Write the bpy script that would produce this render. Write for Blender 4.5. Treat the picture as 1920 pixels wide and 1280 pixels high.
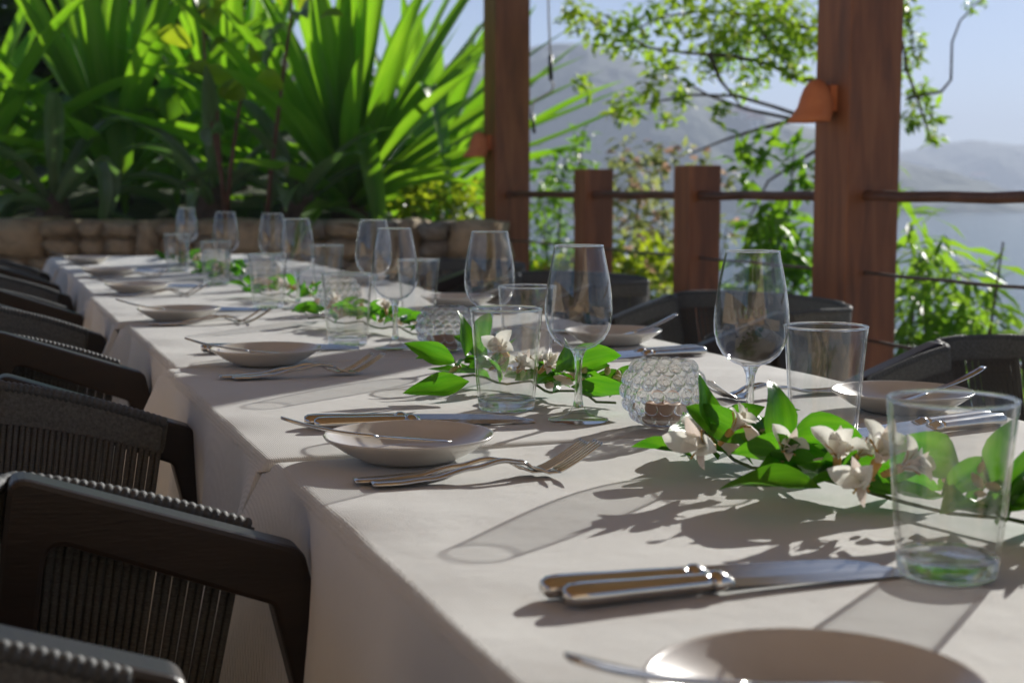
import bpy, bmesh, math, random
from math import sin, cos, pi, radians, sqrt, exp, atan2
from mathutils import Vector, Matrix, Quaternion, noise

scene = bpy.context.scene
for o in list(bpy.data.objects):
    bpy.data.objects.remove(o)
COL = scene.collection

# ------------------------------------------------------------------ camera
FPX, CZ, PITCH = 2667.0, 1.0, math.atan(282.0 / 2667.0)
cam_d = bpy.data.cameras.new('camera')
cam_d.sensor_width = 36.0
cam_d.lens = FPX / 1920.0 * 36.0
cam_d.clip_start, cam_d.clip_end = 0.02, 9000.0
cam_d.dof.use_dof = True
cam_d.dof.focus_distance = 1.48
cam_d.dof.aperture_fstop = 8.0
cam = bpy.data.objects.new('camera', cam_d)
COL.objects.link(cam)
cam.location = (0, 0, CZ)
cam.rotation_euler = (pi / 2 - PITCH, 0, 0)
scene.camera = cam

# ------------------------------------------------------------------ sky, sun, exposure
SUN_EL, SUN_AZ = radians(21.2), radians(31.4)        # azimuth to the right of +Y
world = bpy.data.worlds.new('World')
scene.world = world
world.use_nodes = True
wn = world.node_tree
wn.nodes.clear()
sky = wn.nodes.new('ShaderNodeTexSky')
sky.sky_type = 'NISHITA'
sky.sun_disc = False
sky.sun_elevation = SUN_EL
sky.sun_rotation = SUN_AZ
sky.air_density, sky.dust_density, sky.ozone_density = 0.55, 0.15, 3.0
bg = wn.nodes.new('ShaderNodeBackground')
bg.inputs['Strength'].default_value = 0.052
wo = wn.nodes.new('ShaderNodeOutputWorld')
wn.links.new(sky.outputs[0], bg.inputs['Color'])
wn.links.new(bg.outputs[0], wo.inputs['Surface'])
sun_d = bpy.data.lights.new('sun', 'SUN')
sun_d.energy = 3.7
sun_d.angle = radians(0.55)
sun_d.color = (1.0, 0.96, 0.89)
sun = bpy.data.objects.new('sun', sun_d)
COL.objects.link(sun)
sdir = Vector((sin(SUN_AZ) * cos(SUN_EL), cos(SUN_AZ) * cos(SUN_EL), sin(SUN_EL)))
sun.rotation_euler = (-sdir).to_track_quat('-Z', 'Y').to_euler()
sun.location = sdir * 30
scene.view_settings.view_transform = 'Standard'
scene.view_settings.look = 'None'
scene.view_settings.gamma = 1.0
scene.view_settings.exposure = 0.92
scene.view_settings.use_curve_mapping = False
cy = scene.cycles
cy.max_bounces = 14
cy.transparent_max_bounces = 40
cy.transmission_bounces = 12
cy.glossy_bounces = 6
cy.diffuse_bounces = 4
cy.volume_bounces = 1
cy.sample_clamp_indirect = 6.0
cy.caustics_reflective = False
cy.caustics_refractive = False
cy.use_denoising = True

# ------------------------------------------------------------------ layout frame
TH = math.atan2(1002.0, 2682.0)                      # the table runs away to the left
SD = Vector((cos(TH), sin(TH), 0))
TD = Vector((-sin(TH), cos(TH), 0))
ORG = Vector((-0.2270, 1.3113, 0))
TZ = 0.75                                            # table top


def W(s, t, z=0.0):
    return ORG + SD * s + TD * t + Vector((0, 0, z))


def at(u, v, d):
    """world point seen at photo pixel (u, v) at forward distance d (used once, to survey the place)"""
    x, y = (u - 960.0) / FPX, (640.0 - v) / FPX
    dy = cos(PITCH) + y * sin(PITCH)
    dz = -sin(PITCH) + y * cos(PITCH)
    k = d / dy
    return Vector((x * k, d, CZ + dz * k))


# ------------------------------------------------------------------ mesh helpers
def mk(name, verts, faces, mat=None, smooth=True, flat_angle=None):
    me = bpy.data.meshes.new(name)
    me.from_pydata([tuple(v) for v in verts], [], faces)
    me.update()
    if smooth:
        me.polygons.foreach_set('use_smooth', [True] * len(me.polygons))
    if mat is not None:
        for m in (mat if isinstance(mat, (list, tuple)) else [mat]):
            me.materials.append(m)
    return me


def ob(name, me, parent=None, loc=(0, 0, 0), rot=None, scale=None, **props):
    o = bpy.data.objects.new(name, me)
    COL.objects.link(o)
    o.location = loc
    if rot is not None:
        if isinstance(rot, Quaternion):
            o.rotation_mode = 'QUATERNION'
            o.rotation_quaternion = rot
        else:
            o.rotation_euler = rot
    if scale is not None:
        o.scale = (scale,) * 3 if isinstance(scale, (int, float)) else scale
    if parent is not None:
        o.parent = parent
    for k, v in props.items():
        o[k] = v
    return o


def thing(name, label, category, loc=(0, 0, 0), rz=0.0, group=None):
    o = ob(name, None, None, loc, (0, 0, rz), label=label, category=category)
    o.empty_display_size = 0.05
    if group:
        o['group'] = group
    return o


KIDS = {}


def remember(root):
    KIDS[root.name] = [o for o in bpy.data.objects if o.parent == root]


def copy_tree(root, parent=None):
    c = root.copy()
    COL.objects.link(c)
    c.parent = parent
    for ch in root.children:
        copy_tree(ch, c)
    return c


def lathe(profile, n=48, close_top=False):
    """profile: list of (r, z); a radius of 0 makes a pole"""
    verts, faces, rings = [], [], []
    for r, z in profile:
        if r < 1e-6:
            rings.append([len(verts)])
            verts.append((0, 0, z))
        else:
            b = len(verts)
            rings.append(list(range(b, b + n)))
            for i in range(n):
                a = 2 * pi * i / n
                verts.append((r * cos(a), r * sin(a), z))
    for a, b in zip(rings[:-1], rings[1:]):
        if len(a) == 1 and len(b) == 1:
            continue
        for i in range(n):
            j = (i + 1) % n
            if len(a) == 1:
                faces.append((a[0], b[j], b[i]))
            elif len(b) == 1:
                faces.append((a[i], a[j], b[0]))
            else:
                faces.append((a[i], a[j], b[j], b[i]))
    return verts, faces


def tube(path, radii, n=8, cap=True, flat=1.0):
    path = [Vector(p) for p in path]
    if isinstance(radii, (int, float)):
        radii = [radii] * len(path)
    verts, faces = [], []
    up = Vector((0, 0, 1))
    prev = None
    for i, p in enumerate(path):
        a = path[max(i - 1, 0)]
        b = path[min(i + 1, len(path) - 1)]
        d = (b - a).normalized()
        if prev is None:
            ref = up if abs(d.dot(up)) < 0.9 else Vector((1, 0, 0))
            x = d.cross(ref).normalized()
        else:
            x = (prev - d * prev.dot(d)).normalized()
        prev = x
        y = d.cross(x)
        for k in range(n):
            an = 2 * pi * k / n
            verts.append(p + x * cos(an) * radii[i] + y * sin(an) * radii[i] * flat)
    for i in range(len(path) - 1):
        for k in range(n):
            l = (k + 1) % n
            faces.append((i * n + k, i * n + l, (i + 1) * n + l, (i + 1) * n + k))
    if cap:
        faces.append(tuple(range(n - 1, -1, -1)))
        b = (len(path) - 1) * n
        faces.append(tuple(range(b, b + n)))
    return verts, faces


def merge(*parts):
    V, F = [], []
    for v, f in parts:
        b = len(V)
        V += list(v)
        F += [tuple(i + b for i in q) for q in f]
    return V, F


def box(x0, x1, y0, y1, z0, z1):
    v = [(x, y, z) for z in (z0, z1) for y in (y0, y1) for x in (x0, x1)]
    f = [(0, 2, 3, 1), (4, 5, 7, 6), (0, 1, 5, 4), (2, 6, 7, 3), (0, 4, 6, 2), (1, 3, 7, 5)]
    return v, f


def bevel_box(name, x0, x1, y0, y1, z0, z1, bev, mat, seg=2):
    v, f = box(x0, x1, y0, y1, z0, z1)
    bm = bmesh.new()
    vs = [bm.verts.new(p) for p in v]
    for q in f:
        bm.faces.new([vs[i] for i in q])
    bmesh.ops.bevel(bm, geom=list(bm.edges), offset=bev, segments=seg, profile=0.6, affect='EDGES')
    me = bpy.data.meshes.new(name)
    bm.to_mesh(me)
    bm.free()
    me.materials.append(mat)
    return me


def extrude_outline(name, outline, y0, y1, mat, bev=0.004):
    """outline in (x, z), thickness along y"""
    bm = bmesh.new()
    a = [bm.verts.new((x, y0, z)) for x, z in outline]
    f = bm.faces.new(a)
    r = bmesh.ops.extrude_face_region(bm, geom=[f])
    bmesh.ops.translate(bm, verts=[e for e in r['geom'] if isinstance(e, bmesh.types.BMVert)], vec=(0, y1 - y0, 0))
    bmesh.ops.recalc_face_normals(bm, faces=bm.faces)
    if bev:
        ed = [e for e in bm.edges if len(e.link_faces) == 2 and e.calc_face_angle(0) > 1.2]
        bmesh.ops.bevel(bm, geom=ed, offset=bev, segments=2, profile=0.6, affect='EDGES')
    me = bpy.data.meshes.new(name)
    bm.to_mesh(me)
    bm.free()
    me.materials.append(mat)
    return me


def fillet(pts, rad, n=6):
    """closed polygon with rounded corners; rad per corner"""
    out = []
    m = len(pts)
    for i in range(m):
        p = Vector(pts[i])
        r = rad[i] if isinstance(rad, (list, tuple)) else rad
        a, b = Vector(pts[i - 1]), Vector(pts[(i + 1) % m])
        if r <= 0:
            out.append(tuple(p))
            continue
        u, v = (a - p).normalized(), (b - p).normalized()
        ang = u.angle(v)
        d = r / math.tan(ang / 2)
        s, e = p + u * d, p + v * d
        for k in range(n + 1):
            q = k / n
            out.append(tuple(s * (1 - q) ** 2 + p * 2 * q * (1 - q) + e * q ** 2))
    return out


# ------------------------------------------------------------------ materials
def nodes_of(name):
    m = bpy.data.materials.new(name)
    m.use_nodes = True
    nt = m.node_tree
    nt.nodes.clear()
    out = nt.nodes.new('ShaderNodeOutputMaterial')
    return m, nt, out


def noise_ramp(nt, scale, stops, coord='Object', detail=4.0, rough=0.55, stretch=None, dist=0.0):
    tc = nt.nodes.new('ShaderNodeTexCoord')
    src = tc.outputs[coord]
    if stretch:
        mp = nt.nodes.new('ShaderNodeMapping')
        mp.inputs['Scale'].default_value = stretch
        nt.links.new(src, mp.inputs['Vector'])
        src = mp.outputs[0]
    n = nt.nodes.new('ShaderNodeTexNoise')
    n.inputs['Scale'].default_value = scale
    n.inputs['Detail'].default_value = detail
    n.inputs['Roughness'].default_value = rough
    n.inputs['Distortion'].default_value = dist
    nt.links.new(src, n.inputs['Vector'])
    r = nt.nodes.new('ShaderNodeValToRGB')
    els = r.color_ramp.elements
    while len(els) < len(stops):
        els.new(0.5)
    for e, (p, c) in zip(els, stops):
        e.position = p
        e.color = (*c, 1)
    nt.links.new(n.outputs['Fac'], r.inputs['Fac'])
    return n, r, src


def bump_of(nt, height, strength, dist=0.01, normal=None):
    b = nt.nodes.new('ShaderNodeBump')
    b.inputs['Strength'].default_value = strength
    b.inputs['Distance'].default_value = dist
    nt.links.new(height, b.inputs['Height'])
    if normal is not None:
        nt.links.new(normal, b.inputs['Normal'])
    return b.outputs[0]


def principled(name, stops, scale=8.0, rough=0.6, metallic=0.0, spec=0.5, bump=0.0, bump_scale=None, bump_dist=0.01,
               stretch=None, coat=0.0, sheen=0.0, dist=0.0, rough_var=0.0, detail=4.0):
    m, nt, out = nodes_of(name)
    p = nt.nodes.new('ShaderNodeBsdfPrincipled')
    n, r, src = noise_ramp(nt, scale, stops, stretch=stretch, dist=dist, detail=detail)
    nt.links.new(r.outputs[0], p.inputs['Base Color'])
    p.inputs['Roughness'].default_value = rough
    p.inputs['Metallic'].default_value = metallic
    p.inputs['Specular IOR Level'].default_value = spec
    p.inputs['Coat Weight'].default_value = coat
    p.inputs['Sheen Weight'].default_value = sheen
    if rough_var:
        mr = nt.nodes.new('ShaderNodeMapRange')
        mr.inputs['To Min'].default_value = max(rough - rough_var, 0.02)
        mr.inputs['To Max'].default_value = rough + rough_var
        nt.links.new(n.outputs['Fac'], mr.inputs['Value'])
        nt.links.new(mr.outputs[0], p.inputs['Roughness'])
    if bump:
        n2 = nt.nodes.new('ShaderNodeTexNoise')
        n2.inputs['Scale'].default_value = bump_scale or scale * 4
        n2.inputs['Detail'].default_value = 5
        nt.links.new(src, n2.inputs['Vector'])
        nt.links.new(bump_of(nt, n2.outputs['Fac'], bump, bump_dist), p.inputs['Normal'])
    nt.links.new(p.outputs[0], out.inputs['Surface'])
    return m


def cloth_material():
    m, nt, out = nodes_of('linen')
    p = nt.nodes.new('ShaderNodeBsdfPrincipled')
    n, r, src = noise_ramp(nt, 3.0, [(0.3, (0.69, 0.695, 0.67)), (0.7, (0.75, 0.755, 0.73))], detail=6)
    nt.links.new(r.outputs[0], p.inputs['Base Color'])
    p.inputs['Roughness'].default_value = 0.85
    p.inputs['Specular IOR Level'].default_value = 0.25
    p.inputs['Sheen Weight'].default_value = 0.15
    hs = []
    for dirn in ('X', 'Y'):
        w = nt.nodes.new('ShaderNodeTexWave')
        w.wave_type = 'BANDS'
        w.bands_direction = dirn
        w.inputs['Scale'].default_value = 150.0
        w.inputs['Distortion'].default_value = 1.5
        w.inputs['Detail'].default_value = 1.0
        nt.links.new(src, w.inputs['Vector'])
        hs.append(w)
    a = nt.nodes.new('ShaderNodeMath')
    a.operation = 'ADD'
    nt.links.new(hs[0].outputs['Fac'], a.inputs[0])
    nt.links.new(hs[1].outputs['Fac'], a.inputs[1])
    n2 = nt.nodes.new('ShaderNodeTexNoise')
    n2.inputs['Scale'].default_value = 7.0
    n2.inputs['Detail'].default_value = 4.0
    nt.links.new(src, n2.inputs['Vector'])
    b1 = bump_of(nt, n2.outputs['Fac'], 0.5, 0.014)
    nt.links.new(bump_of(nt, a.outputs[0], 0.4, 0.0011, b1), p.inputs['Normal'])
    nt.links.new(p.outputs[0], out.inputs['Surface'])
    return m


def thin_glass(name, tint=(0.968, 0.970, 0.968), f0=0.05, rough=0.018):
    """a clear wall: Fresnel mirror over straight transmission face-on, refracting solid glass where one looks along it"""
    m, nt, out = nodes_of(name)
    lw = nt.nodes.new('ShaderNodeLayerWeight')
    lw.inputs['Blend'].default_value = 0.5
    pw = nt.nodes.new('ShaderNodeMath')
    pw.operation = 'POWER'
    pw.inputs[1].default_value = 5.0
    nt.links.new(lw.outputs['Facing'], pw.inputs[0])
    ma = nt.nodes.new('ShaderNodeMath')
    ma.operation = 'MULTIPLY_ADD'
    ma.inputs[1].default_value = 0.9
    ma.inputs[2].default_value = f0
    ma.use_clamp = True
    nt.links.new(pw.outputs[0], ma.inputs[0])
    tr = nt.nodes.new('ShaderNodeBsdfTransparent')
    tr.inputs['Color'].default_value = (*tint, 1)
    gl = nt.nodes.new('ShaderNodeBsdfGlossy')
    gl.inputs['Roughness'].default_value = rough
    ms = nt.nodes.new('ShaderNodeMixShader')
    nt.links.new(ma.outputs[0], ms.inputs[0])
    nt.links.new(tr.outputs[0], ms.inputs[1])
    nt.links.new(gl.outputs[0], ms.inputs[2])
    g = nt.nodes.new('ShaderNodeBsdfGlass')
    g.inputs['IOR'].default_value = 1.5
    g.inputs['Roughness'].default_value = 0.0
    mr = nt.nodes.new('ShaderNodeMapRange')
    mr.interpolation_type = 'SMOOTHSTEP'
    mr.inputs['From Min'].default_value = 0.62
    mr.inputs['From Max'].default_value = 0.93
    nt.links.new(lw.outputs['Facing'], mr.inputs['Value'])
    m2 = nt.nodes.new('ShaderNodeMixShader')
    nt.links.new(mr.outputs[0], m2.inputs[0])
    nt.links.new(ms.outputs[0], m2.inputs[1])
    nt.links.new(g.outputs[0], m2.inputs[2])
    nt.links.new(m2.outputs[0], out.inputs['Surface'])
    return m


def solid_glass(name, tint=(0.985, 0.988, 0.985), ior=1.5, clear=0.35):
    """thick glass: refracting body with part straight transmission"""
    m, nt, out = nodes_of(name)
    g = nt.nodes.new('ShaderNodeBsdfGlass')
    g.inputs['Color'].default_value = (*tint, 1)
    g.inputs['IOR'].default_value = ior
    g.inputs['Roughness'].default_value = 0.0
    t = nt.nodes.new('ShaderNodeBsdfTransparent')
    t.inputs['Color'].default_value = (*tint, 1)
    ms = nt.nodes.new('ShaderNodeMixShader')
    ms.inputs[0].default_value = clear
    nt.links.new(g.outputs[0], ms.inputs[1])
    nt.links.new(t.outputs[0], ms.inputs[2])
    nt.links.new(ms.outputs[0], out.inputs['Surface'])
    return m


def leaf_material(name, dif, trans, scale=6.0, rough=0.38, mixf=0.5, spec=0.5, streak=None):
    """dif / trans: two colours each; reflected and transmitted green"""
    m, nt, out = nodes_of(name)
    n, r, src = noise_ramp(nt, scale, [(0.3, dif[0]), (0.7, dif[1])], stretch=streak)
    r2 = nt.nodes.new('ShaderNodeValToRGB')
    for e, c, pp in zip(r2.color_ramp.elements, trans, (0.3, 0.7)):
        e.position = pp
        e.color = (*c, 1)
    nt.links.new(n.outputs['Fac'], r2.inputs['Fac'])
    p = nt.nodes.new('ShaderNodeBsdfPrincipled')
    p.inputs['Roughness'].default_value = rough
    p.inputs['Specular IOR Level'].default_value = spec
    nt.links.new(r.outputs[0], p.inputs['Base Color'])
    t = nt.nodes.new('ShaderNodeBsdfTranslucent')
    nt.links.new(r2.outputs[0], t.inputs['Color'])
    ms = nt.nodes.new('ShaderNodeMixShader')
    ms.inputs[0].default_value = mixf
    nt.links.new(p.outputs[0], ms.inputs[1])
    nt.links.new(t.outputs[0], ms.inputs[2])
    nt.links.new(bump_of(nt, n.outputs['Fac'], 0.25, 0.01), p.inputs['Normal'])
    nt.links.new(ms.outputs[0], out.inputs['Surface'])
    return m


M = {}
M['cloth'] = cloth_material()
M['thin'] = thin_glass('clear_glass_wall')
M['thick'] = solid_glass('thick_glass')
M['stud'] = solid_glass('moulded_glass', clear=0.25)
M['silver'] = principled('silver_steel', [(0.35, (0.56, 0.54, 0.51)), (0.65, (0.66, 0.64, 0.61))], 18, 0.16, 1.0, rough_var=0.05,
                         stretch=(1, 12, 12))
M['plate'] = principled('glazed_stoneware', [(0.35, (0.60, 0.56, 0.50)), (0.7, (0.68, 0.64, 0.58))], 14, 0.22, bump=0.08, bump_scale=40,
                        bump_dist=0.002, coat=0.35)
M['frame'] = principled('dark_stained_wood', [(0.3, (0.0085, 0.0048, 0.0032)), (0.7, (0.018, 0.010, 0.0068))], 9, 0.36,
                        bump=0.15, bump_scale=60, bump_dist=0.002, stretch=(1, 1, 6))
M['rope'] = principled('charcoal_rope', [(0.3, (0.075, 0.078, 0.072)), (0.7, (0.15, 0.155, 0.145))], 220, 0.75, bump=0.6, bump_scale=320,
                       bump_dist=0.003)
M['rim_rope'] = principled('charcoal_cord', [(0.3, (0.05, 0.056, 0.058)), (0.7, (0.10, 0.108, 0.11))], 220, 0.65, bump=0.5, bump_scale=320,
                           bump_dist=0.002)
M['cushion'] = principled('grey_cushion', [(0.3, (0.20, 0.19, 0.18)), (0.7, (0.26, 0.25, 0.24))], 30, 0.9, bump=0.3, bump_scale=300, bump_dist=0.002)
M['post'] = principled('oiled_hardwood', [(0.25, (0.14, 0.054, 0.024)), (0.5, (0.25, 0.096, 0.040)), (0.8, (0.36, 0.15, 0.065))], 6, 0.5,
                       bump=0.35, bump_scale=30, bump_dist=0.004, stretch=(5, 5, 0.55), dist=0.6, rough_var=0.1)
M['rail'] = principled('weathered_rail', [(0.3, (0.075, 0.032, 0.018)), (0.7, (0.15, 0.068, 0.04))], 12, 0.5, stretch=(1, 1, 1), bump=0.2, bump_scale=50)
M['cable'] = principled('steel_cable', [(0.3, (0.08, 0.06, 0.05)), (0.7, (0.16, 0.13, 0.11))], 60, 0.5, 0.3)
M['terracotta'] = principled('terracotta', [(0.3, (0.56, 0.17, 0.06)), (0.7, (0.68, 0.24, 0.095))], 16, 0.75, bump=0.3, bump_scale=90, bump_dist=0.002)
M['stone'] = principled('ochre_stone', [(0.2, (0.30, 0.22, 0.14)), (0.45, (0.56, 0.43, 0.28)), (0.62, (0.64, 0.49, 0.31)), (0.85, (0.62, 0.55, 0.46))], 4, 0.85,
                        bump=0.8, bump_scale=28, bump_dist=0.02)
M['stone2'] = principled('grey_stone', [(0.2, (0.22, 0.18, 0.14)), (0.5, (0.40, 0.34, 0.27)), (0.8, (0.52, 0.46, 0.38))], 5, 0.85,
                         bump=0.8, bump_scale=28, bump_dist=0.02)
M['mortar'] = principled('mortar', [(0.3, (0.10, 0.08, 0.06)), (0.7, (0.17, 0.14, 0.11))], 20, 0.95, bump=0.5)
M['soil'] = principled('soil', [(0.3, (0.018, 0.014, 0.009)), (0.7, (0.045, 0.036, 0.022))], 3, 0.95, bump=0.6, bump_scale=12, bump_dist=0.05)
M['slope'] = principled('overgrown_slope', [(0.3, (0.02, 0.035, 0.010)), (0.7, (0.06, 0.085, 0.025))], 2, 0.95, bump=0.8, bump_scale=9, bump_dist=0.1)
M['deck'] = principled('deck_boards', [(0.3, (0.64, 0.47, 0.31)), (0.7, (0.74, 0.57, 0.39))], 5, 0.65, stretch=(6, 0.6, 1), bump=0.3)
M['roofwood'] = principled('roof_timber', [(0.3, (0.60, 0.45, 0.30)), (0.7, (0.70, 0.54, 0.37))], 4, 0.7, stretch=(0.5, 6, 1))
M['plaster'] = principled('ochre_plaster', [(0.3, (0.70, 0.54, 0.37)), (0.7, (0.76, 0.60, 0.43))], 3, 0.9, bump=0.2)
M['agave'] = leaf_material('sword_leaf', ((0.065, 0.165, 0.020), (0.12, 0.25, 0.035)), ((0.22, 0.56, 0.012), (0.42, 0.76, 0.03)), 3.0, 0.30, 0.5, 0.5,
                           streak=(1.0, 9.0, 1.0))
M['agave_dark'] = leaf_material('blue_green_leaf', ((0.09, 0.14, 0.07), (0.20, 0.26, 0.17)), ((0.12, 0.30, 0.04), (0.24, 0.44, 0.10)), 4.0, 0.26, 0.35,  # blue-green, with the silvery sheen of the sky put into the diffuse colour
                                streak=(1.0, 9.0, 1.0))
M['lime'] = leaf_material('young_leaf', ((0.09, 0.17, 0.010), (0.15, 0.23, 0.015)), ((0.42, 0.58, 0.02), (0.58, 0.68, 0.03)), 9.0, 0.4, 0.55)
M['ruscus'] = leaf_material('glossy_green_leaf', ((0.016, 0.070, 0.008), (0.045, 0.13, 0.016)), ((0.07, 0.36, 0.008), (0.20, 0.56, 0.016)), 60.0, 0.27, 0.42,
                            streak=(0.25, 3.0, 1.0))
M['petal'] = leaf_material('white_petal', ((0.82, 0.80, 0.73), (0.88, 0.88, 0.84)), ((0.84, 0.82, 0.73), (0.90, 0.90, 0.84)), 45.0, 0.55, 0.5)
M['petal_pink'] = leaf_material('blush_petal', ((0.80, 0.66, 0.60), (0.86, 0.82, 0.76)), ((0.82, 0.68, 0.60), (0.88, 0.82, 0.74)), 30.0, 0.6, 0.4)
M['bud'] = principled('flower_bud', [(0.3, (0.36, 0.32, 0.10)), (0.7, (0.62, 0.54, 0.26))], 40, 0.6)
M['stamen'] = principled('stamen', [(0.3, (0.45, 0.22, 0.06)), (0.7, (0.62, 0.42, 0.12))], 80, 0.6)
M['twig'] = principled('green_twig', [(0.3, (0.05, 0.09, 0.02)), (0.7, (0.09, 0.13, 0.03))], 40, 0.6)
M['bark'] = principled('bark', [(0.3, (0.055, 0.038, 0.028)), (0.7, (0.13, 0.095, 0.07))], 20, 0.85, bump=0.5, bump_scale=60)
M['sapling'] = principled('sapling_bark', [(0.3, (0.10, 0.05, 0.035)), (0.7, (0.18, 0.095, 0.065))], 20, 0.8)
M['tree_leaf'] = leaf_material('tree_leaf', ((0.09, 0.18, 0.015), (0.16, 0.25, 0.025)), ((0.38, 0.68, 0.03), (0.60, 0.78, 0.05)), 3.5, 0.45, 0.55)
M['shrub_leaf'] = leaf_material('shrub_leaf', ((0.05, 0.13, 0.014), (0.085, 0.18, 0.022)), ((0.22, 0.52, 0.02), (0.38, 0.64, 0.03)), 3.5, 0.4, 0.55)
M['pale_leaf'] = leaf_material('pale_leaf', ((0.12, 0.16, 0.05), (0.20, 0.22, 0.09)), ((0.40, 0.50, 0.12), (0.55, 0.58, 0.20)), 4.0, 0.5, 0.5)
M['bamboo'] = leaf_material('bamboo_leaf', ((0.06, 0.15, 0.015), (0.10, 0.20, 0.025)), ((0.30, 0.60, 0.03), (0.45, 0.70, 0.05)), 5.0, 0.4, 0.55)
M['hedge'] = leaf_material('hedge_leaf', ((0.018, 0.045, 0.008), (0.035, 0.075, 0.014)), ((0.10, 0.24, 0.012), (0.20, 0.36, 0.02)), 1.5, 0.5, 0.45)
M['blossom'] = leaf_material('pink_blossom', ((0.62, 0.38, 0.28), (0.72, 0.52, 0.38)), ((0.68, 0.40, 0.28), (0.76, 0.55, 0.38)), 6.0, 0.6, 0.45)
M['black_plastic'] = principled('black_plastic', [(0.3, (0.012, 0.012, 0.012)), (0.7, (0.02, 0.02, 0.02))], 20, 0.4)
M['wire'] = principled('pale_wire', [(0.3, (0.42, 0.38, 0.33)), (0.7, (0.55, 0.50, 0.45))], 30, 0.5)
M['wax'] = principled('peach_wax', [(0.3, (0.72, 0.42, 0.26)), (0.7, (0.80, 0.54, 0.38))], 30, 0.55)
M['house'] = principled('render_wall', [(0.3, (0.55, 0.50, 0.44)), (0.7, (0.66, 0.61, 0.55))], 0.3, 0.9)
M['tiles'] = principled('clay_roof', [(0.3, (0.42, 0.13, 0.07)), (0.7, (0.55, 0.20, 0.11))], 0.4, 0.85)
M['pane'] = principled('dark_pane', [(0.3, (0.03, 0.035, 0.04)), (0.7, (0.05, 0.055, 0.06))], 0.5, 0.2)
M['hill'] = principled('wooded_hill', [(0.3, (0.020, 0.040, 0.018)), (0.55, (0.045, 0.075, 0.032)), (0.8, (0.11, 0.12, 0.075))], 0.035, 0.95, detail=8,
                       bump=1.0, bump_scale=0.06, bump_dist=6.0)


def water_material():
    m, nt, out = nodes_of('bay_water')
    p = nt.nodes.new('ShaderNodeBsdfPrincipled')
    p.inputs['Base Color'].default_value = (0.10, 0.17, 0.165, 1)
    p.inputs['Roughness'].default_value = 0.09
    p.inputs['IOR'].default_value = 1.33
    tc = nt.nodes.new('ShaderNodeTexCoord')
    h = None
    for sc, st, di in ((0.35, 0.7, 0.5), (1.6, 0.9, 0.16)):
        n = nt.nodes.new('ShaderNodeTexNoise')
        n.inputs['Scale'].default_value = sc
        n.inputs['Detail'].default_value = 5
        nt.links.new(tc.outputs['Object'], n.inputs['Vector'])
        h = bump_of(nt, n.outputs['Fac'], st, di, h)
    nt.links.new(h, p.inputs['Normal'])
    nt.links.new(p.outputs[0], out.inputs['Surface'])
    return m


M['water'] = water_material()
rnd = random.Random(7)

# ================================================================== SETTING
# terrace floor: boards laid along the table, each a piece of its own (shared mesh)
floor = ob('terrace_floor', mk('terrace_floor', *box(-6.0, 2.35, -6.0, 5.15, -0.30, -0.022), M['soil'], False), None, ORG, (0, 0, TH), kind='structure')
bd = bevel_box('floor_board', -0.068, 0.068, -5.55, 5.55, -0.020, 0.0, 0.003, M['deck'], 1)
for i in range(57):
    ob('floor_board', bd, floor, (-5.85 + i * 0.1435, -0.42, 0.0))

# roof over the terrace, carried by the posts (above the frame; it keeps the open sky off the table)
roof = ob('roof', mk('roof', *box(-3.4, 2.34, -4.2, 3.15, 3.34, 3.42), M['roofwood'], False), None, ORG, (0, 0, TH), kind='structure')
rb = bevel_box('rafter', -3.3, 2.30, -0.04, 0.04, 3.20, 3.338, 0.004, M['roofwood'], 1)
for i in range(10):
    ob('rafter', rb, roof, (0, -4.0 + i * 0.74, 0))


# plastered walls added out of view, to block blue sky and bounce warm light
back_fill_wall = ob('wall_back', mk('wall_back', *box(-3.4, 1.2, -4.35, -4.15, -0.02, 3.34), M['plaster'], False), None, ORG, (0, 0, TH), kind='structure')
left_fill_wall = ob('wall_left', mk('wall_left', *box(-3.6, -3.4, -4.35, 3.0, -0.02, 1.55), M['plaster'], False), None, ORG, (0, 0, TH), kind='structure')


def ground_z(x, y):
    p = Vector((x, y, 0)) - ORG
    s, t = p.dot(SD), p.dot(TD)
    z = -0.42
    if s > 2.0:
        z = -0.42 - 0.62 * (s - 2.0) ** 1.02
    back = y - (6.36 - 0.162 * (x + 0.06)) - 0.22          # distance behind the planter wall
    wx = 1 / (1 + exp(min((x - 0.05 + 0.12 * max(back, 0)) * 5.0, 60)))
    up = 0.80 + 0.15 * min(back, 16) if back > 0 else -0.42
    z = z * (1 - wx) + up * wx
    z += 0.10 * noise.noise(Vector((x * 0.6, y * 0.6, 0))) * (1 if back > .4 or s > 2.2 else 0)
    return max(z, -11.0)


def grid_mesh(name, xs, ys, zf, mat):
    V = [(x, y, zf(x, y)) for y in ys for x in xs]
    n = len(xs)
    F = [(j * n + i, j * n + i + 1, (j + 1) * n + i + 1, (j + 1) * n + i) for j in range(len(ys) - 1) for i in range(n - 1)]
    return mk(name, V, F, mat)


def spread(a, b, n, c=0.0, p=2.2):
    out = []
    for i in range(n + 1):
        u = -1 + 2 * i / n
        out.append(c + (abs(u) ** p) * (b - c if u > 0 else c - a) * (1 if u > 0 else -1))
    return out


ob('ground', grid_mesh('ground', spread(-60, 60, 130, -1.0, 2.4), spread(-60, 70, 130, 6.8, 2.4), ground_z, M['slope']), kind='structure')
WZ = -8.0
ob('water', mk('water', [(-4200, -4200, WZ), (4200, -4200, WZ), (4200, 4200, WZ), (-4200, 4200, WZ)], [(0, 1, 2, 3)], M['water'], False), kind='structure')


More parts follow.
